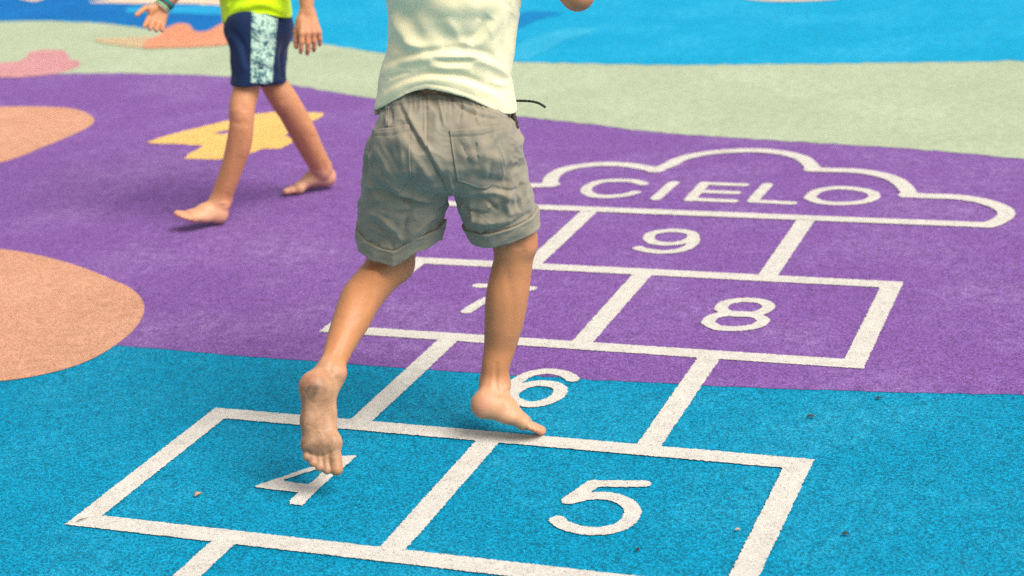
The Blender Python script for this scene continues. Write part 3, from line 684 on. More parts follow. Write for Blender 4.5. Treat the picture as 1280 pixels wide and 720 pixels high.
# feet
hl = np.array((-0.2492, -0.6496, 0.2490)); tl_ = np.array((-0.2151, -0.6991, 0.0499))
LF = np.linalg.norm(tl_ - hl)
foot(fd, hl, tl_ - hl, AWAY + .05 * UPV, RIGHT, LF, toe_bend=-.10, ankle=np.array((-0.2454, -0.5827, 0.2231)), ra=.023, splay=.0)
LR = .165
toe_at = np.array((*(0.1063, -0.3152), .004)); hb = np.array((-0.0225, -0.3462, 0.0501)); xr = unit(toe_at - hb)
zr = unit(ZUP * math.cos(.42) + AWH * math.sin(.42)); zr = unit(zr - xr * (zr @ xr)); mr = np.cross(zr, xr) 
mr = mr * np.sign(mr @ AWH)
hr = toe_at - LR * (.985 * xr + .10 * mr)
foot(fd, hr, xr, zr, mr, LR, toe_bend=-.06, ankle=np.array((-0.0042, -0.2977, 0.1020)), ra=.0235)
v, f = fd.mesh(); v, f = fd.refine(v, f, lambda p: p[:, 2] < .52); v = relax(v, f, 2, .3); v = folds(v, vnormals(v, f), OA, RIGHT, UPV, AWAY, [(q[0], q[1] * 1.15, q[2] * .6) for q in flesh]); nrm = vnormals(v, f)
child = link('person', v, f, SK_A)
tag(child, 'barefoot child in grey shorts and cream shirt hopping on one leg, seen from behind', 'person', 'children playing')
tint = np.zeros((len(v), 3))
def near(c, r): return np.exp(-(np.linalg.norm(v - np.array(c), axis=1) / r) ** 2)
lf = (v - hl) / LF; ax = unit(tl_ - hl); lx = lf @ ax; lz = lf @ AWAY; lm = lf @ RIGHT
isl = np.clip((.62 - np.sqrt(np.clip(lx - .45, -9, 9) ** 2 * .55 + lm ** 2 * 2 + (lz - .05) ** 2)) * 5, 0, 1) * (v[:, 2] < .33)
sole = isl * np.clip((-(nrm @ AWAY) - .15) * 2, 0, 1) * np.clip((.30 - lz) * 6, 0, 1)
tint[:, 1] = np.clip(isl * .8, 0, 1)
bl = lambda cx, cm, sx, sm: np.exp(-((lx - cx) / sx) ** 2 - ((lm - cm) / sm) ** 2)
dirtmap = .48 + .8 * bl(.16, .0, .09, .09) + .5 * bl(.68, .03, .10, .16) + .35 * bl(.45, -.1, .25, .08) + .3 * bl(.9, .1, .06, .06)
tint[:, 2] = sole * np.clip(dirtmap, 0, 1.1) * .9
tint[:, 0] = isl * np.clip(.75 * bl(.06, -.02, .07, .12) + .45 * bl(.3, -.12, .2, .07) + .55 * bl(.95, -.1, .12, .15), 0, 1) * .8
rf = (v - hr) / LR; rx = rf @ xr; rz = rf @ zr
rm = rf @ mr
isr = np.clip((.62 - np.sqrt((rx - .45) ** 2 * .55 + rm ** 2 * 2 + np.clip(rz - .1, 0, 9) ** 2 * 1.6)) * 5, 0, 1) * (v[:, 2] < .2)
tint[:, 1] += isr * .8
tint[:, 0] += isr * np.clip(.55 * np.exp(-((rx - .08) / .14) ** 2 - ((rz - .1) / .16) ** 2) + .5 * np.exp(-((rx - .95) / .1) ** 2), 0, 1) * .8
tint[:, 2] += isr * np.clip(-nrm[:, 2] - .2, 0, 1) * .6
tint[:, 0] += .35 * near((0.0708, -0.2587, 0.4270), .03) + .25 * near((0.2137, -0.2532, 0.9147), .04)
set_tint(child, np.clip(tint, 0, 1))

def torus_grid(A): 
    return A

def field_of(lo, hi, h, fn):
    F_ = Field(lo, hi, h); sl, X = F_.win(F_.lo, F_.lo + F_.h * (F_.n - 1))
    X = tuple(a.astype(np.float32) for a in X); F_.F = np.ascontiguousarray(np.broadcast_to(fn(X), F_.n)).astype(np.float32)
    return F_
def dotX(X, c, d): return sum((X[i] - np.float32(c[i])) * np.float32(d[i]) for i in range(3))

# ---- shorts
M_short = cloth_mat('khaki_cotton', (.30, .258, .188), (.20, .172, .127), 1400, .9, .2, .30, .45)
legL = [(-0.1316, -0.3553, 0.6292, 0.0865), (-0.1548, -0.3308, 0.5495, 0.0921), (-0.1792, -0.3140, 0.4813, 0.0897), (-0.1952, -0.3037, 0.4175, 0.0886), (-0.2111, -0.2915, 0.3429, 0.0898), (-0.2261, -0.2828, 0.2736, 0.0900)]
legR = [(0.0180, -0.3028, 0.6128, 0.0734), (0.0209, -0.2911, 0.5324, 0.0769), (0.0225, -0.2701, 0.4789, 0.0780), (0.0305, -0.2584, 0.4400, 0.0734), (0.0443, -0.2459, 0.3812, 0.0750), (0.0553, -0.2352, 0.3204, 0.0782)]
cL, aL = np.array((-0.1952, -0.3034, 0.4183)), unit(np.array((-0.1936, -0.3028, 0.4182)) - np.array((-0.1316, -0.3553, 0.6292)))
cR, aR = np.array((0.0335, -0.2564, 0.4421)), unit(np.array((0.0336, -0.2569, 0.4406)) - np.array((0.0138, -0.2921, 0.5997)))
def hemL(X):
    x = dotX(X, cL, RIGHT); y = dotX(X, cL, BACK)
    return dotX(X, cL, aL) - (.008 - .10 * np.maximum(x, 0) - (lambda t: t * t * (3 - 2 * t))(np.clip((y + .03) / .075, 0, 1)) * .032 * (lambda t: t * t * (3 - 2 * t))(np.clip((x + .012) / .06, 0, 1)))
def hemR(X): return dotX(X, cR, aR) - .004
SF = (AWH, .86)
def pelvis(X):
    d = cone_d(X, (-0.1256, -0.3250, 0.7224), (-0.0153, -0.2857, 0.7117), .058, .058, (AWH, 1.5))
    F_ = Field((0, 0, 0), (1, 1, 1), 1)
    q = [dotX(X, (-0.0622, -0.3232, 0.6429), a) / np.float32(r) for a, r in ((RIH, .150), (AWH, .112), (ZUP, .105))]
    k0 = np.sqrt(q[0] ** 2 + q[1] ** 2 + q[2] ** 2)
    e = (k0 - 1) * np.float32(.115)
    d = smin(d, e, .035)
    for c in ((-0.0982, -0.3766, 0.6440), (0.0049, -0.3388, 0.6369)): d = smin(d, cone_d(X, c, c, .072, .072), .03)
    return d
def shorts_d(X):
    dl = chain_d(X, legL, 4, SF); dr = chain_d(X, legR, 4, SF)
    hl_, hr_ = hemL(X), hemR(X)
    cav = np.minimum(np.maximum(dl + .007, -hl_ - .075), np.maximum(dr + .007, -hr_ - .075))
    dl2 = np.maximum(dl + .003 * np.clip((hl_ + .038) / .005, 0, 1), hl_ + .008); dr2 = np.maximum(dr + .003 * np.clip((hr_ + .038) / .005, 0, 1), hr_ + .008)
    d = smin(smin(dl2, dr2, .008), pelvis(X), .02)
    d = smax(d, dotX(X, (-0.0651, -0.2914, 0.7655), ZUP), .01)
    return np.maximum(d, -cav)
lo, hi = np.array((-0.0757, -0.2991, 0.5990)) - (.26, .24, .24), np.array((-0.0757, -0.2991, 0.5990)) + (.26, .24, .20)
F1 = field_of(lo, hi, .0024, shorts_d); F1.blur(1)
v, f = F1.mesh(); n_ = vnormals(v, f)
ZA = 3.52
folds_short = [
    ([(-0.1004, 0.1147), (-0.0844, 0.0844), (-0.0701, 0.0589), (-0.0478, 0.0223), (-0.0223, -0.0191), (-0.0032, -0.0605)], .0055, -.006),
    ([(-0.0876, 0.1147), (-0.0669, 0.0669), (-0.0366, 0.0159), (-0.0112, -0.0255)], .009, .006),
    ([(-0.1115, 0.0797), (-0.0876, 0.0398), (-0.0558, -0.0080), (-0.0239, -0.0510)], .012, .004),
    ([(-0.0430, 0.1306), (-0.0414, 0.0797), (-0.0414, 0.0223)], .0022, -.0022, 'seam'), ([(-0.0956, 0.1099), (-0.0414, 0.1251), (0.0080, 0.1195), (0.0574, 0.1051), (0.1083, 0.0844)], .0024, -.0024, 'seam'), ([(-0.0478, 0.1306), (-0.0462, 0.0797), (-0.0462, 0.0223)], .0020, .0010, 'seam'),
    ([(-0.0414, 0.0223), (-0.0239, -0.0223), (0.0048, -0.0733)], .003, -.0028, 'seam'),
    ([(-0.0000, 0.1306), (0.0287, 0.1020), (0.0637, 0.0860), (0.0988, 0.0797)], .006, -.004), ([(0.0510, 0.1147), (0.0574, 0.0876), (0.0621, 0.0669)], .005, .004),
    ([(0.0239, 0.1275), (0.0271, 0.1036), (0.0223, 0.0717)], .0045, -.0035), ([(-0.0191, 0.1306), (-0.0127, 0.0956), (-0.0064, 0.0637)], .005, .0035),
    ([(-0.1275, 0.0956), (-0.1211, 0.0797), (-0.1195, 0.0669)], .004, .0035), ([(-0.1179, 0.1067), (-0.1115, 0.0876), (-0.1115, 0.0701)], .004, -.0035),
    ([(0.0350, 0.0446), (0.0478, 0.0159), (0.0574, -0.0127)], .0035, .0045), ([(0.0255, 0.0350), (0.0350, 0.0127), (0.0446, -0.0127)], .005, -.003),
    ([(0.0558, 0.0510), (0.0574, 0.0159), (0.0605, -0.0191)], .0028, -.0030), ([(0.0797, 0.0191), (0.0733, -0.0080), (0.0749, -0.0350)], .004, .0042), ([(0.0956, 0.0191), (0.0860, -0.0064), (0.0828, -0.0350)], .004, -.0035), ([(0.0924, 0.0478), (0.1051, 0.0223), (0.1099, -0.0080)], .004, .0035),
    ([(0.0096, -0.0637), (0.0478, -0.0574), (0.1036, -0.0637), (0.1434, -0.0797)], .012, .006), ([(0.0032, -0.0446), (0.0478, -0.0350), (0.1275, -0.0414)], .010, -.004),
    ([(0.0287, -0.0988), (0.0510, -0.1147), (0.0828, -0.1211), (0.1275, -0.1147)], .009, .007), ([(0.0223, -0.0828), (0.0478, -0.0988), (0.0797, -0.1051)], .005, -.005),
    ([(0.0542, -0.1466), (0.0828, -0.1402), (0.1275, -0.1243), (0.1657, -0.0988)], .006, -.004),
    ([(0.1434, -0.0080), (0.1275, -0.0398), (0.1147, -0.0828), (0.1275, -0.1083)], .010, .005), ([(0.1513, -0.0398), (0.1402, -0.0717), (0.1434, -0.0988)], .007, -.004),
    ([(-0.0000, -0.0255), (0.0127, -0.0637), (0.0319, -0.0988), (0.0478, -0.1354)], .006, .0045),
    ([(-0.1561, -0.0080), (-0.1275, -0.0350), (-0.0956, -0.0605), (-0.0478, -0.0733), (-0.0064, -0.0733)], .012, .006), ([(-0.1657, -0.0510), (-0.1275, -0.0637), (-0.0797, -0.0797), (-0.0239, -0.0860)], .009, -.0055),
    ([(-0.1721, -0.0988), (-0.1434, -0.1083), (-0.1147, -0.1338), (-0.1020, -0.1593)], .008, .0055), ([(-0.1768, -0.1179), (-0.1498, -0.1275), (-0.1275, -0.1529), (-0.1179, -0.1784)], .006, -.005),
    ([(-0.0191, -0.0924), (-0.0478, -0.1147), (-0.0765, -0.1434), (-0.0876, -0.1657)], .009, .0055), ([(-0.0080, -0.1115), (-0.0319, -0.1275), (-0.0574, -0.1529)], .006, -.0055), ([(-0.0637, -0.0828), (-0.0876, -0.1083), (-0.0956, -0.1402)], .008, -.005),
    ([(-0.1434, 0.0287), (-0.1306, 0.0000), (-0.1147, -0.0239), (-0.1004, -0.0446)], .006, .004), ([(-0.1275, 0.0350), (-0.1115, 0.0064), (-0.0924, -0.0223)], .005, -.0035), ([(-0.0956, 0.0446), (-0.0892, 0.0159), (-0.0908, -0.0191)], .005, .0035),
    ([(-0.1561, 0.0637), (-0.1657, 0.0159), (-0.1721, -0.0239)], .006, -.004), ([(-0.1673, -0.0239), (-0.1561, -0.0510), (-0.1434, -0.0797)], .006, .004),
    ([(0.0797, -0.0510), (0.1115, -0.0574), (0.1402, -0.0542)], .006, -.004), ([(0.0605, -0.0669), (0.0828, -0.0828), (0.0988, -0.0988)], .006, -.004),
]
def fold_short(v, n):
    AMP = 1.7; NARROW = .7
    v = folds(v, n, OA, RIGHT, UPV, AWAY, [(q[0], q[1] * NARROW, float(np.clip(q[2] * AMP, -.75 * q[1] - .001, .75 * q[1] + .001)), *q[3:]) for q in folds_short])
    h = (v - OA) @ UPV; a = (v - OA) @ RIGHT
    gather = np.clip((h - (-0.8922, 0.0797)[1]) / .03, 0, 1)
    d = gather * .0011 * np.sin(a * 460 + 2 * np.sin(a * 90)) + .0020 * waves(v, 11, 5) + .0009 * waves(v, 38, 6) + .0011 * np.clip(waves(v, 8, 91), 0, 1) * (1 - 2 * np.abs(waves(v + .008 * waves(v, 14, 92)[:, None], 30, 93))) + .0026 * (1 - 2 * np.abs(waves(v + .01 * waves(v, 9, 12)[:, None], 13, 8)))
    return v + n * d[:, None]
v = fold_short(v, n_)
shorts = link('shorts', v, f, M_short, child)
bvh_s = BVHTree.FromPolygons([Vector(x) for x in v], [tuple(map(int, x)) for x in f])

M_cuff = M_short
for hem, leg, nm in ((hemL, legL, 'cuff'), (hemR, legR, 'cuff')):
    def cuff_d(X):
        d = chain_d(X, leg, 4, SF); h = hem(X)
        o_ = smax(np.maximum(d - .0036 - .0022 * np.clip((-h - .026) / .01, 0, 1), -.004 - d), np.abs(h + .018) - .018, .0025)
        return o_
    F2 = field_of(np.array(cL if leg is legL else cR) - .16, np.array(cL if leg is legL else cR) + .16, .0021, cuff_d)
    v2, f2 = F2.mesh(); v2 = relax(v2, f2, 1, .4); n2_ = vnormals(v2, f2)
    d2 = .0020 * waves(v2, 11, 5) + .0009 * waves(v2, 38, 6) + .0026 * (1 - 2 * np.abs(waves(v2 + .01 * waves(v2, 9, 12)[:, None], 13, 8))) 
    ax_, c_ = (aL, cL) if leg is legL else (aR, cR); rd = v2 - c_; rd = rd - (rd @ ax_)[:, None] * ax_; rd /= np.linalg.norm(rd, axis=1, keepdims=True)
    link(nm, v2 + rd * .75 * d2[:, None], f2, M_short, shorts)

def patch(name, bvh, org, top, bottom, nu, nv, lift, mat, parent, hem_rows=0, wr=.0, seed=1, thick=.004, ray=AWAY, ra=RIGHT, ua=UPV):
    """cloth patch laid on a garment: grid between two edge lines, dropped on it along a ray"""
    def along(pl, t):
        pl = np.asarray(pl, float); L = np.r_[0, np.cumsum(np.linalg.norm(np.diff(pl, axis=0), axis=1))]
        return np.array([np.interp(t * L[-1], L, pl[:, i]) for i in range(2)])
    vs = []; ok = True
    for j in range(nv + 1):
        for i in range(nu + 1):
            q = along(top, i / nu) * (1 - j / nv) + along(bottom, i / nu) * (j / nv)
            s = org + ra * q[0] + ua * q[1]
            hit = bvh.ray_cast(Vector(s - ray * .6), Vector(ray), 1.5)
            if hit[0] is None:
                hh = bvh.find_nearest(Vector(s)); p, nn = np.array(hh[0]), np.array(hh[1])
            else: p, nn = np.array(hit[0]), np.array(hit[1])
            vs.append((p, nn))
    Pp = np.array([x[0] for x in vs]); Nn = np.array([x[1] for x in vs])
    g = Pp.reshape(nv + 1, nu + 1, 3)
    for _ in range(2):
        gg = g.copy(); gg[1:-1, 1:-1] = .5 * g[1:-1, 1:-1] + .125 * (g[2:, 1:-1] + g[:-2, 1:-1] + g[1:-1, 2:] + g[1:-1, :-2]); g = gg
    top_v = (g.reshape(-1, 3) + Nn * lift + Nn * (wr * waves(g.reshape(-1, 3), 26, seed))[:, None])
    tv = top_v.reshape(nv + 1, nu + 1, 3); NN = Nn.reshape(nv + 1, nu + 1, 3)
    for j in range(nv + 1):
        if hem_rows and j == hem_rows: tv[j] -= NN[j] * .0014
        if hem_rows and j < hem_rows: tv[j] += NN[j] * .0006
    tv[:, 1] -= NN[:, 1] * .0004; tv[:, 2] -= NN[:, 2] * .0009; tv[:, -3] -= NN[:, -3] * .0009; tv[-3] -= NN[-3] * .0009
    low = (tv - NN * thick).reshape(-1, 3); V2 = np.concatenate([tv.reshape(-1, 3), low]); M_ = len(low); F_ = []
    W_ = nu + 1
    for j in range(nv):
        for i in range(nu):
            a = j * W_ + i; F_.append((a, a + W_, a + W_ + 1, a + 1))
    rim = [i for i in range(W_)] + [j * W_ + nu for j in range(1, nv + 1)] + [nv * W_ + i for i in range(nu - 1, -1, -1)] + [j * W_ for j in range(nv - 1, 0, -1)]
    for a, b in zip(rim, rim[1:] + rim[:1]): F_.append((a, b, b + M_, a + M_))
    return link(name, V2, F_, mat, parent)
patch('pocket', bvh_s, OA, [(0.0032, 0.0574), (0.0510, 0.0597), (0.0988, 0.0693)], [(0.0175, -0.0398), (0.0510, -0.0510), (0.0749, -0.0550), (0.1115, -0.0255)], 34, 40, .0026, M_short, shorts, 5, .0012, 3)
patch('pocket', bvh_s, OA, [(-0.1498, 0.0637), (-0.1115, 0.0637), (-0.0749, 0.0685)], [(-0.1482, -0.0350), (-0.1259, -0.0494), (-0.1004, -0.0621), (-0.0733, -0.0303)], 30, 40, .0026, M_short, shorts, 5, .0012, 4)
patch('belt_loop', bvh_s, OA, [(-0.1243, 0.1083), (-0.1195, 0.1099)], [(-0.1243, 0.0669), (-0.1179, 0.0669)], 4, 12, .0022, M_short, shorts)

def tube(name, pts, r, mat, parent, n=8, seg=8):
    q = spline(pts, n=n); vs = []; fs = []; m = len(q)
    up = np.array([.3, .2, 1.])
    for i in range(m):
        t = unit(q[min(i + 1, m - 1)] - q[max(i - 1, 0)]); a = unit(np.cross(t, up)); b = np.cross(t, a)
        rr = r * (1 + .12 * math.sin(i * 1.9))
        for k in range(seg):
            an = 2 * math.pi * k / seg + i * .2; vs.append(q[i] + rr * (math.cos(an) * a + math.sin(an) * b))
    for i in range(m - 1):
        for k in range(seg):
            fs.append((i * seg + k, i * seg + (k + 1) % seg, (i + 1) * seg + (k + 1) % seg, (i + 1) * seg + k))
    fs += [tuple(range(seg))[::-1], tuple(range((m - 1) * seg, m * seg))]
    return link(name, vs, fs, mat, parent)
M_cord = plain('black_cord', (.03, .028, .022), .7, .3, .4, 400)
tube('waist_tag', [(0.0648, -0.2644, 0.6998), (0.0704, -0.2685, 0.6825), (0.0743, -0.2690, 0.6610)], .0052, plain('dark_brown_cotton', (.06, .048, .035), .8, .2, .3, 200), shorts)
tube('drawstring', [(-0.0378, -0.1797, 0.7002), (0.0131, -0.1727, 0.6959), (0.0449, -0.1715, 0.6962), (0.0702, -0.1730, 0.6961), (0.0877, -0.1730, 0.6930), (0.0990, -0.1758, 0.6887), (0.1055, -0.1751, 0.6836)], .0026, M_cord, shorts)

# ---- shirt
M_shirt = cloth_mat('cream_jersey', (.88, .77, .485), (.83, .715, .41), 1700, .85, .25, .16, .25, sss=.12)
body_s = [(-0.0287, -0.2795, 1.0570, 0.1190), (-0.0246, -0.2926, 1.0005, 0.1350), (-0.0353, -0.2890, 0.9283, 0.1346), (-0.0408, -0.2889, 0.8717, 0.1313), (-0.0486, -0.2923, 0.8235, 0.1286), (-0.0584, -0.2934, 0.7842, 0.1292), (-0.0644, -0.2956, 0.7532, 0.1353), (-0.0674, -0.2938, 0.7144, 0.1432), (-0.0726, -0.2937, 0.6732, 0.1504), (-0.0784, -0.2925, 0.6202, 0.1603)]
hz = np.array([(-0.2002, 0.7133), (-0.1552, 0.7134), (-0.1318, 0.7301), (-0.1103, 0.7445), (-0.0834, 0.7592), (-0.0605, 0.7682), (-0.0412, 0.7720), (-0.0189, 0.7680), (0.0034, 0.7621), (0.0287, 0.7519), (0.0508, 0.7407), (0.0793, 0.7224), (0.1031, 0.7043), (0.1324, 0.6918), (0.1766, 0.6860)])
cS = np.array((-0.0653, -0.2973, 0.7336))
def shirt_d(X):
    d = chain_d(X, body_s, 4, (AWH, .80))
    for pts in ([(*(0.0779, -0.2341, 1.0519), .062), (*(0.1224, -0.2329, 1.0164), .058), (*(0.1582, -0.2349, 0.9847), .055)], [(*(-0.1294, -0.3207, 1.0676), .062), (*(-0.1790, -0.3205, 1.0590), .058), (*(-0.2289, -0.3216, 1.0472), .055)]):
        d = smin(d, chain_d(X, pts, 4), .03)
    a = dotX(X, OA, RIGHT); h = np.interp(a, hz[:, 0], hz[:, 1]).astype(np.float32)
    fr = dotX(X, cS, AWH); t = np.clip(fr / .06, 0, 1)
    h = h * (1 - t) + t * np.float32(hz[:, 1].min() - .012)
    hem = h - X[2]
    cav = np.maximum(d + .009, X[2] - (h + .05))
    neck = cone_d(X, (-0.0225, -0.2773, 1.1035), (-0.0104, -0.2797, 1.1777), .056, .062)
    sl = np.maximum(cone_d(X, (0.1340, -0.2340, 1.0070), (0.1826, -0.2367, 0.9627), .048, .048), -1)
    sl2 = cone_d(X, (-0.2054, -0.3216, 1.0532), (-0.2584, -0.3249, 1.0385), .048, .048)
    e1 = dotX(X, (0.1582, -0.2349, 0.9847), unit(np.array((0.1582, -0.2349, 0.9847)) - np.array((0.0779, -0.2341, 1.0519))))
    e2 = dotX(X, (-0.2289, -0.3216, 1.0472), unit(np.array((-0.2289, -0.3216, 1.0472)) - np.array((-0.1294, -0.3207, 1.0676))))
    far = np.minimum(np.abs(a - np.float32((-0.0000, 0.3186)[0])) - .14, X[2] - np.float32((-0.0480, -0.2939, 0.8970)[2]))
    cut = np.maximum(np.maximum(hem, -cav), np.maximum(-neck, np.maximum(-sl, -sl2)))
    cut = np.maximum(cut, np.maximum(np.minimum(e1, far), np.minimum(e2, far)))
    return np.maximum(d, cut)
lo, hi = np.array((-0.0527, -0.2744, 0.8933)) - (.27, .24, .20), np.array((-0.0527, -0.2744, 0.8933)) + (.27, .24, .30)
F3 = field_of(lo, hi, .0027, shirt_d); F3.blur(1)
v, f = F3.mesh(); n_ = vnormals(v, f)
folds_shirt = [
    ([(-0.1338, 0.1721), (-0.0956, 0.1912), (-0.0319, 0.1991), (0.0398, 0.2007), (0.1036, 0.1816), (0.1290, 0.1625)], .010, .010),
    ([(-0.1275, 0.1912), (-0.0797, 0.2071), (-0.0159, 0.2119), (0.0478, 0.2135), (0.0956, 0.2007)], .008, -.006),
    ([(-0.1306, 0.1402), (-0.0956, 0.1561), (-0.0478, 0.1673), (-0.0127, 0.1689), (0.0319, 0.1625), (0.0717, 0.1482), (0.1115, 0.1338)], .0065, -.011),
    ([(-0.1370, 0.1243), (-0.0956, 0.1450), (-0.0478, 0.1561), (-0.0127, 0.1577), (0.0319, 0.1482), (0.0797, 0.1322), (0.1211, 0.1179)], .009, .005),
    ([(-0.0319, 0.1976), (-0.0000, 0.1912), (0.0398, 0.1912), (0.0637, 0.1991)], .005, -.006), ([(-0.0382, 0.1848), (-0.0000, 0.1784), (0.0478, 0.1800)], .008, .006),
    ([(-0.1147, 0.2868), (-0.0956, 0.2549), (-0.0717, 0.2262), (-0.0398, 0.2071)], .012, .008), ([(-0.1083, 0.3027), (-0.0797, 0.2708), (-0.0510, 0.2358)], .012, -.006),
    ([(-0.1179, 0.2469), (-0.1020, 0.2262), (-0.0765, 0.2071)], .008, -.006),
    ([(0.1115, 0.3027), (0.0924, 0.2629), (0.0637, 0.2310), (0.0319, 0.2103)], .012, .007), ([(0.0828, 0.2788), (0.0637, 0.2517), (0.0446, 0.2230)], .010, -.007), ([(0.0637, 0.2708), (0.0478, 0.2422), (0.0350, 0.2167)], .006, .0045),
    ([(-0.0000, 0.3346), (-0.0319, 0.2995), (-0.0717, 0.2788), (-0.1036, 0.2788)], .018, -.008), ([(-0.0637, 0.3027), (-0.0000, 0.2868), (0.0637, 0.2947), (0.1275, 0.3186)], .018, .006),
    ([(0.1338, 0.2868), (0.1179, 0.2390), (0.1083, 0.2039)], .010, -.006), ([(-0.0000, 0.2708), (0.0159, 0.2469), (0.0287, 0.2199)], .010, .004),
    ([(-0.0319, 0.2549), (-0.0000, 0.2358), (0.0478, 0.2358), (0.0828, 0.2485)], .014, -.006), ([(-0.0876, 0.2310), (-0.0478, 0.2199), (-0.0064, 0.2167)], .009, .005),
    ([(0.1275, 0.1593), (0.1051, 0.1529), (0.0797, 0.1593)], .006, .005), ([(-0.1179, 0.1625), (-0.0956, 0.1705), (-0.0717, 0.1721)], .004, -.004),
    ([(-0.1434, 0.1083), (-0.1036, 0.1275), (-0.0637, 0.1450), (-0.0414, 0.1498), (-0.0000, 0.1426), (0.0478, 0.1275), (0.0956, 0.1067), (0.1275, 0.0988)], .0018, -.0016, 'seam'),
]
v = folds(v, n_, OA, RIGHT, UPV, AWAY, [(q[0], q[1], float(np.clip(q[2] * .8, -.55 * q[1] - .001, .55 * q[1] + .001)), *q[3:]) for q in folds_shirt])
n_ = vnormals(v, f)
v = v + n_ * (.0022 * waves(v, 7, 31) + .0007 * waves(v, 24, 32))[:, None]
link('shirt', v, f, M_shirt, child)
# hair
fh = Field(np.array((0.0013, -0.2807, 1.2566)) - .16, np.array((0.0013, -0.2807, 1.2566)) + .17, .004)
hc = np.array((0.0013, -0.2807, 1.2566))
fh.ell(hc + .022 * ZUP - .022 * AWH, (AWH, RIH, ZUP), (.097, .084, .093), .01); fh.ell(hc - .045 * AWH - .03 * ZUP, (AWH, RIH, ZUP), (.058, .072, .075), .02)
v, f = fh.mesh(); n_ = vnormals(v, f); v = v + n_ * (.006 * waves(v, 30, 41, aniso=(1, 1, .3)) + .003 * waves(v, 90, 42, aniso=(1, 1, .2)))[:, None]
M_hair = plain('brown_hair', (.06, .035, .02), .5, .4, .5, 150)
link('hair', v, f, M_hair, child)

# ------------------------------------------------------------------ the walking child
OB = np.array((-1.2595, 1.0876, 0.5439))
fB = unit([-.80, -.60, 0]); lB = np.array([-fB[1], fB[0], 0.])
fd = Field((-1.72, .60, -.01), (-.72, 1.75, 1.30), .0045)
fd.chain([(*(-1.3141, 1.1984, 0.5335), .085), (*(-1.3172, 1.2189, 0.6406), .090), (*(-1.3145, 1.2443, 0.7705), .098), (*(-1.3122, 1.2621, 0.8645), .098)], k=.02, flat=(fB, .8))
fd.cone((-1.3939, 1.3303, 0.9220), (-1.2313, 1.2351, 0.9216), .042, .042, .05)
fd.chain([(*(-1.3143, 1.2811, 0.9507), .042), (*(-1.3148, 1.2823, 1.0172), .040)], k=.04)
head(fd, np.array((-1.3148, 1.2950, 1.1150)), fB, ZUP, .088)
fd.chain([(*(-1.3165, 1.1806, 0.5494), .056), (*(-1.3142, 1.1354, 0.4846), .046), (-1.3212, 1.1158, 0.4220, 0.0403), (-1.3259, 1.0808, 0.3616, 0.0397), (-1.3275, 1.0689, 0.3146, 0.0370), (-1.3445, 1.0666, 0.2484, 0.0382), (-1.3717, 1.0596, 0.1799, 0.0343), (-1.4090, 1.0529, 0.1014, 0.0321), (-1.4209, 1.0479, 0.0754, 0.0294)], k=.03, n=10)
fd.chain([(*(-1.3298, 1.2497, 0.5356), .052), (*(-1.3260, 1.2637, 0.4447), .041), (-1.3103, 1.2761, 0.3837, 0.0425), (-1.2905, 1.2849, 0.3398, 0.0436), (-1.2773, 1.3104, 0.2863, 0.0424), (-1.2699, 1.3501, 0.2156, 0.0418), (-1.2649, 1.3970, 0.1363, 0.0376), (-1.2612, 1.4308, 0.0846, 0.0354)], k=.03, n=10)
flesh_b = [
    ([(-0.0783, -0.1734), (-0.0622, -0.1913)], .012, .0045), ([(-0.0856, -0.2097), (-0.0598, -0.2227), (-0.0348, -0.2121)], .007, -.0035), ([(-0.0478, -0.1600), (-0.0381, -0.1889)], .007, -.0025),
    ([(-0.0354, -0.2296), (-0.0335, -0.2716), (-0.0536, -0.3237)], .012, .0040), ([(-0.0815, -0.2466), (-0.0935, -0.3049)], .008, .0018), ([(-0.0572, -0.2708), (-0.0756, -0.3408), (-0.1024, -0.4051)], .007, -.0025),
    ([(-0.1237, -0.4537), (-0.1212, -0.4636)], .0065, .0040), ([(-0.1065, -0.4242), (-0.1105, -0.4631)], .005, -.0030),
    ([(0.0406, -0.1400), (0.0518, -0.1640)], .012, .0042), ([(0.0293, -0.1740), (0.0592, -0.1921)], .007, -.0030), ([(0.1211, -0.1943), (0.1343, -0.2363)], .012, .0040), ([(0.0883, -0.2254), (0.1118, -0.2841)], .007, -.0022),
    ([(0.1588, -0.3069), (0.1623, -0.3455)], .005, -.0035), ([(0.1374, -0.3410), (0.1400, -0.3540)], .0065, .0038),
]
x1 = unit([-.60, -.74, .27]); h1 = np.array((*(-1.4143, 1.0458), .003))
foot(fd, h1, x1, ZUP, -lB, .162, toe_bend=.1, ankle=np.array((-1.4197, 1.0518, 0.0692)), ra=.0225)
h2 = np.array((-1.2340, 1.4736, 0.0170)); x2 = np.array((*(-1.3495, 1.3846), .004)) - h2
x2 = unit(x2)
foot(fd, h2, x2, ZUP, lB, .178, toe_bend=.12, ankle=np.array((-1.2624, 1.4414, 0.0683)), ra=.0225)
fd.chain([(*(-1.2288, 1.2435, 0.9110), .040), (*(-1.1768, 1.2132, 0.8336), .033), (*(-1.1390, 1.1956, 0.7597), .028), (-1.1183, 1.1767, 0.7006, 0.0245), (-1.1156, 1.1639, 0.6622, 0.0215), (-1.1133, 1.1574, 0.6417, 0.0179)], k=.03)
fd.chain([(*(-1.4128, 1.3508, 0.9051), .040), (*(-1.4908, 1.3242, 0.8217), .033), (*(-1.5451, 1.2789, 0.7551), .028), (*(-1.5836, 1.2074, 0.6929), .024), (*(-1.6082, 1.1690, 0.6601), .0195)], k=.03)
dL = np.array((-1.0800, 1.1103, 0.5066)) - np.array((-1.1122, 1.1578, 0.6417))
hand(fd, np.array((-1.1121, 1.1570, 0.6394)), dL, AWAY - .35 * RIGHT, -RIGHT, .138, curl=(.28, .32, .36, .42), thumb_open=.0)
dR = np.array((-1.6337, 1.0815, 0.5554)) - np.array((-1.6104, 1.1673, 0.6580))
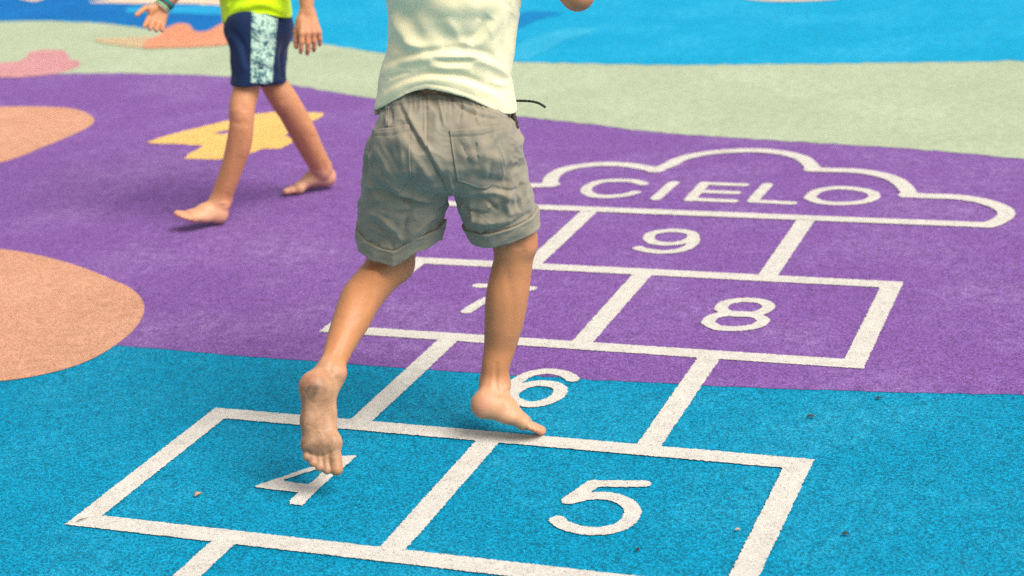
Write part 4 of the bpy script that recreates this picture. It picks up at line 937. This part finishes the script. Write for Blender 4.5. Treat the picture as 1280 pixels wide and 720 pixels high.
hand(fd, np.array((-1.6104, 1.1673, 0.6580)), dR, -AWAY + .3 * RIGHT, -RIGHT - .2 * UPV, .122, curl=(.35, .4, .42, .45), thumb_open=.75)
HLc, HRc = np.array((-1.0994, 1.1373, 0.5710)), np.array((-1.6310, 1.1204, 0.5973))
v, f = fd.mesh(); v, f = fd.refine(v, f, lambda p: (p[:, 2] < .45) | (((p - HLc) ** 2).sum(1) < .02) | (((p - HRc) ** 2).sum(1) < .02)); v = relax(v, f, 2, .3); v = folds(v, vnormals(v, f), OB, RIGHT, UPV, AWAY, [(q[0], q[1] * 1.3, q[2] * .55) for q in flesh_b]); nrm = vnormals(v, f)
child_b = link('person', v, f, SK_B)
tag(child_b, 'barefoot child in neon yellow shirt and navy shorts walking left across the purple ground', 'person', 'children playing')
tint = np.zeros((len(v), 3))
for o_, x_, ank in ((h1, x1, (-1.4197, 1.0518, 0.0692)), (h2, x2, (-1.2624, 1.4414, 0.0683))):
    q = (v - o_) / .17; a_ = q @ x_; low = np.clip((.125 - np.linalg.norm(v - (o_ + x_ * .09), axis=1)) * 30, 0, 1)
    tint[:, 1] += low * np.clip((.5 - q[:, 2] + .1) * 2.2, 0, 1) * .8
    tint[:, 0] += low * .35 * np.exp(-((a_ - .9) / .15) ** 2) + low * .4 * np.exp(-((a_ - .05) / .12) ** 2)
    tint[:, 2] += low * np.clip(-nrm[:, 2] - .2, 0, 1) * .5
tint[:, 0] += .35 * near((-1.3300, 1.0382, 0.3580), .035) + .25 * near((-1.2665, 1.2385, 0.3420), .04)
for q_ in ((-1.0817, 1.1210, 0.5382), (-1.6358, 1.0997, 0.5765)): tint[:, 0] += .35 * near(q_, .05)
set_tint(child_b, np.clip(tint, 0, 1))

M_navy = cloth_mat('navy_fabric', (.006, .022, .075), (.004, .012, .045), 1200, .8, .1, .2, .3)
legBL = [(-1.3153, 1.1715, 0.5856, 0.0755), (-1.3030, 1.1553, 0.5274, 0.0755), (-1.2988, 1.1414, 0.4687, 0.0768), (-1.2988, 1.1309, 0.4239, 0.0769), (-1.2955, 1.1105, 0.3639, 0.0769)]
legBR = [(-1.3101, 1.2459, 0.5663, 0.0766), (-1.3148, 1.2529, 0.5125, 0.0670), (-1.3188, 1.2558, 0.4464, 0.0573), (-1.3234, 1.2529, 0.3963, 0.0575), (-1.3322, 1.2554, 0.3344, 0.0577)]
def shB(X):
    dl = chain_d(X, legBL, 4, (lB, .85)); dr = chain_d(X, legBR, 4, (lB, .85))
    h1_ = (-1.2950, 1.1173, 0.4294)[2] - X[2] - np.float32(.02) * 0 ; h2_ = (-1.3283, 1.2572, 0.3979)[2] - X[2]
    d = smin(np.maximum(dl, h1_), np.maximum(dr, h2_), .015)
    p = cone_d(X, (-1.3165, 1.1956, 0.5908), (-1.3035, 1.2321, 0.5839), .088, .088, (lB, 1.05))
    d = smin(d, p, .03)
    d = np.maximum(d, X[2] - np.float32((-1.3252, 1.2361, 0.6498)[2]))
    cav = np.minimum(np.maximum(dl + .006, X[2] - np.float32((-1.2981, 1.1361, 0.4846)[2])), np.maximum(dr + .006, X[2] - np.float32((-1.3317, 1.2781, 0.4593)[2])))
    return np.maximum(d, -cav)
c_ = np.array((-1.3183, 1.2033, 0.5200))
F4 = field_of(c_ - (.20, .22, .20), c_ + (.20, .24, .17), .003, shB); F4.blur(1)
v, f = F4.mesh(); n_ = vnormals(v, f)
v = folds(v, n_, OB, RIGHT, UPV, AWAY, [([(-0.0864, 0.0480), (-0.0576, -0.0000), (-0.0360, -0.0720)], .012, .005), ([(-0.0720, 0.0576), (-0.0384, -0.0000), (-0.0240, -0.0576)], .010, -.005), ([(0.0960, 0.0480), (0.0816, -0.0240), (0.0720, -0.0912)], .010, -.005), ([(-0.0192, -0.0240), (0.0240, -0.0384), (0.0720, -0.0240)], .012, .004), ([(-0.0120, -0.0672), (0.0240, -0.0576), (0.0624, -0.0720)], .010, -.004)])
v = v + n_ * (.0022 * waves(v, 12, 51))[:, None]
sb = link('shorts', v, f, M_navy, child_b)
bvh_b = BVHTree.FromPolygons([Vector(x) for x in v], [tuple(map(int, x)) for x in f])
m, nt, b = mat_new('speckled_print'); M_print = m
tc = nt.nodes.new('ShaderNodeTexCoord')
n1 = N(nt, 'ShaderNodeTexNoise'); n1.inputs['Scale'].default_value = 150; n1.inputs['Detail'].default_value = 4; n1.inputs['Roughness'].default_value = .62; n1.inputs['Distortion'].default_value = .9
n2 = N(nt, 'ShaderNodeTexNoise'); n2.inputs['Scale'].default_value = 48; n2.inputs['Detail'].default_value = 3
for q in (n1, n2): nt.links.new(tc.outputs['Object'], q.inputs['Vector'])
mx = math_n(nt, 'ADD', n1.outputs[0], math_n(nt, 'MULTIPLY', n2.outputs[0], .7))
nt.links.new(mix_col(nt, ramp(nt, mx, .80, .95), (.44, .62, .49), (.015, .09, .12)), b.inputs['Base Color'])
b.inputs['Roughness'].default_value = .85
patch('side_panel', bvh_b, OB, [(-0.0144, 0.1151), (0.0216, 0.1151), (0.0600, 0.1151)], [(-0.0204, -0.1031), (0.0096, -0.1039), (0.0408, -0.1031)], 16, 44, .0022, M_print, sb, 0, 0, 3)

M_neon = cloth_mat('neon_jersey', (.60, .88, .0), (.52, .78, .0), 1500, .8, .2, .14, .3, sss=.1)
bodyB = [(-1.3184, 1.2706, 0.8947, 0.1022), (-1.3162, 1.2507, 0.8059, 0.1144), (-1.3184, 1.2328, 0.7116, 0.1099), (-1.3190, 1.2266, 0.6637, 0.1070), (-1.3159, 1.2193, 0.6245, 0.1060), (-1.3149, 1.2107, 0.5682, 0.1067), (-1.3136, 1.1967, 0.4966, 0.1069)]
hzb = np.array([(-0.1646, 0.6059), (-0.1180, 0.6029), (-0.0750, 0.6182), (-0.0342, 0.6322), (-0.0070, 0.6364), (0.0267, 0.6335), (0.0608, 0.6187), (0.0822, 0.6092), (0.0955, 0.6031), (0.1421, 0.6001)])
def shirtB(X):
    d = chain_d(X, bodyB, 4, (lB, .98))
    for pts in ([(*(-1.2333, 1.2419, 0.9113), .055), (*(-1.1813, 1.2116, 0.8339), .050), (*(-1.1676, 1.2047, 0.8062), .05)], [(*(-1.4128, 1.3508, 0.9051), .055), (*(-1.4748, 1.3243, 0.8362), .05), (*(-1.4944, 1.3087, 0.8142), .05)]):
        d = smin(d, chain_d(X, pts, 4), .03)
    a = dotX(X, OB, RIGHT); h = np.interp(a, hzb[:, 0], hzb[:, 1]).astype(np.float32)
    t = np.clip(dotX(X, (-1.3196, 1.2234, 0.6398), AWAY) / .05, 0, 1); h = h * (1 - t) + t * np.float32(hzb[:, 1].mean())
    cav = np.maximum(d + .008, X[2] - (h + .05))
    neck = cone_d(X, (-1.3147, 1.2835, 0.9576), (-1.3161, 1.2900, 1.0401), .052, .058)
    return np.maximum(d, np.maximum(np.maximum(h - X[2], -cav), -neck))
c_ = np.array((-1.3163, 1.2448, 0.7583))
F5 = field_of(c_ - (.24, .24, .21), c_ + (.24, .24, .25), .0034, shirtB); F5.blur(1)
v, f = F5.mesh(); n_ = vnormals(v, f)
v = folds(v, n_, OB, RIGHT, UPV, AWAY, [([(-0.0912, 0.1055), (-0.0360, 0.1247), (0.0240, 0.1319), (0.0840, 0.1151)], .012, .007), ([(-0.0864, 0.1343), (-0.0240, 0.1487), (0.0480, 0.1487)], .012, -.007), ([(-0.0720, 0.0912), (-0.0192, 0.1103), (0.0360, 0.1127), (0.0768, 0.1007)], .007, -.004), ([(-0.0480, 0.1679), (-0.0000, 0.1391), (0.0600, 0.1439)], .010, .005), ([(-0.0936, 0.1247), (-0.0672, 0.1391), (-0.0480, 0.1631)], .008, .006)])
v = v + vnormals(v, f) * (.003 * waves(v, 9, 61))[:, None]
link('shirt', v, f, M_neon, child_b)
fh = Field(np.array((-1.3148, 1.2950, 1.1150)) - .16, np.array((-1.3148, 1.2950, 1.1150)) + .16, .005)
hc = np.array((-1.3148, 1.2950, 1.1150))
fh.ell(hc + .022 * ZUP - .022 * fB, (fB, lB, ZUP), (.094, .080, .09), .01); fh.ell(hc - .045 * fB - .03 * ZUP, (fB, lB, ZUP), (.055, .068, .072), .02)
v, f = fh.mesh(); n_ = vnormals(v, f); v = v + n_ * (.006 * waves(v, 30, 71, aniso=(1, 1, .3)))[:, None]
link('hair', v, f, M_hair, child_b)
wd = unit(np.array((-1.6104, 1.1673, 0.6580)) - np.array((-1.5793, 1.2115, 0.6996))); wu = unit(np.cross(wd, ZUP)); wv = np.cross(wd, wu)
for i, (s_, r_, w_, c) in enumerate(((-.014, .0245, .0034, (.02, .10, .22)), (-.007, .0240, .0036, (.01, .30, .22)), (.001, .0235, .003, (.02, .07, .16)), (.007, .0245, .0026, (.30, .75, .25)), (.016, .026, .0018, (.55, .50, .42)))):
    c0 = np.array((-1.6082, 1.1690, 0.6601)) + wd * s_; tilt = .12 * math.sin(i * 2.1)
    ring = [c0 + r_ * (math.cos(a) * wu + math.sin(a) * wv) + wd * tilt * r_ * math.cos(a) for a in np.linspace(0, 2 * math.pi, 25)]
    tube('bracelet', ring, w_, plain('woven_thread', c, .7, .3, .5, 300), child_b, n=2, seg=8)

# ------------------------------------------------------------------ camera
cam = bpy.data.cameras.new('camera'); co = bpy.data.objects.new('camera', cam); COL.objects.link(co)
from mathutils import Matrix
mw = Matrix((( RIGHT[0], UPV[0], -AWAY[0], 1.32536), (RIGHT[1], UPV[1], -AWAY[1], -3.55925), (RIGHT[2], UPV[2], -AWAY[2], 1.50414), (0, 0, 0, 1)))
co.matrix_world = mw
cam.sensor_width = 36; cam.lens = 2209.46 / 1280 * 36; cam.clip_end = 500; cam.clip_start = .05
cam.dof.use_dof = True; cam.dof.focus_distance = 3.62; cam.dof.aperture_fstop = 3.4; cam.dof.aperture_blades = 9
SC.camera = co
SC.cycles.use_denoising = False

# ------------------------------------------------------------------ daylight
w = bpy.data.worlds.new('World'); SC.world = w; w.use_nodes = True
nt = w.node_tree; bg = nt.nodes['Background']
sdir = unit(.55 * RIH - .38 * AWH + .85 * ZUP)
el = math.asin(sdir[2]); rot = math.atan2(sdir[0], sdir[1])
sky = nt.nodes.new('ShaderNodeTexSky'); sky.sky_type = 'NISHITA'; sky.sun_disc = False
sky.sun_elevation = el; sky.sun_rotation = rot; sky.air_density = 1.; sky.dust_density = 3.; sky.ozone_density = 1.
hs = nt.nodes.new('ShaderNodeHueSaturation'); hs.inputs['Saturation'].default_value = .10
nt.links.new(sky.outputs[0], hs.inputs['Color']); nt.links.new(hs.outputs[0], bg.inputs['Color'])
bg.inputs['Strength'].default_value = .105
su = bpy.data.lights.new('sun', 'SUN'); su.energy = 2.6; su.angle = math.radians(38); su.color = (1., .94, .85)
so = bpy.data.objects.new('sun', su); COL.objects.link(so)
so.rotation_euler = Vector(sdir).to_track_quat('Z', 'Y').to_euler()
vs_ = SC.view_settings; vs_.view_transform = 'Standard'; vs_.look = 'None'; vs_.gamma = 1.; vs_.use_curve_mapping = False
SC.display_settings.display_device = 'sRGB'
vs_.exposure = .60
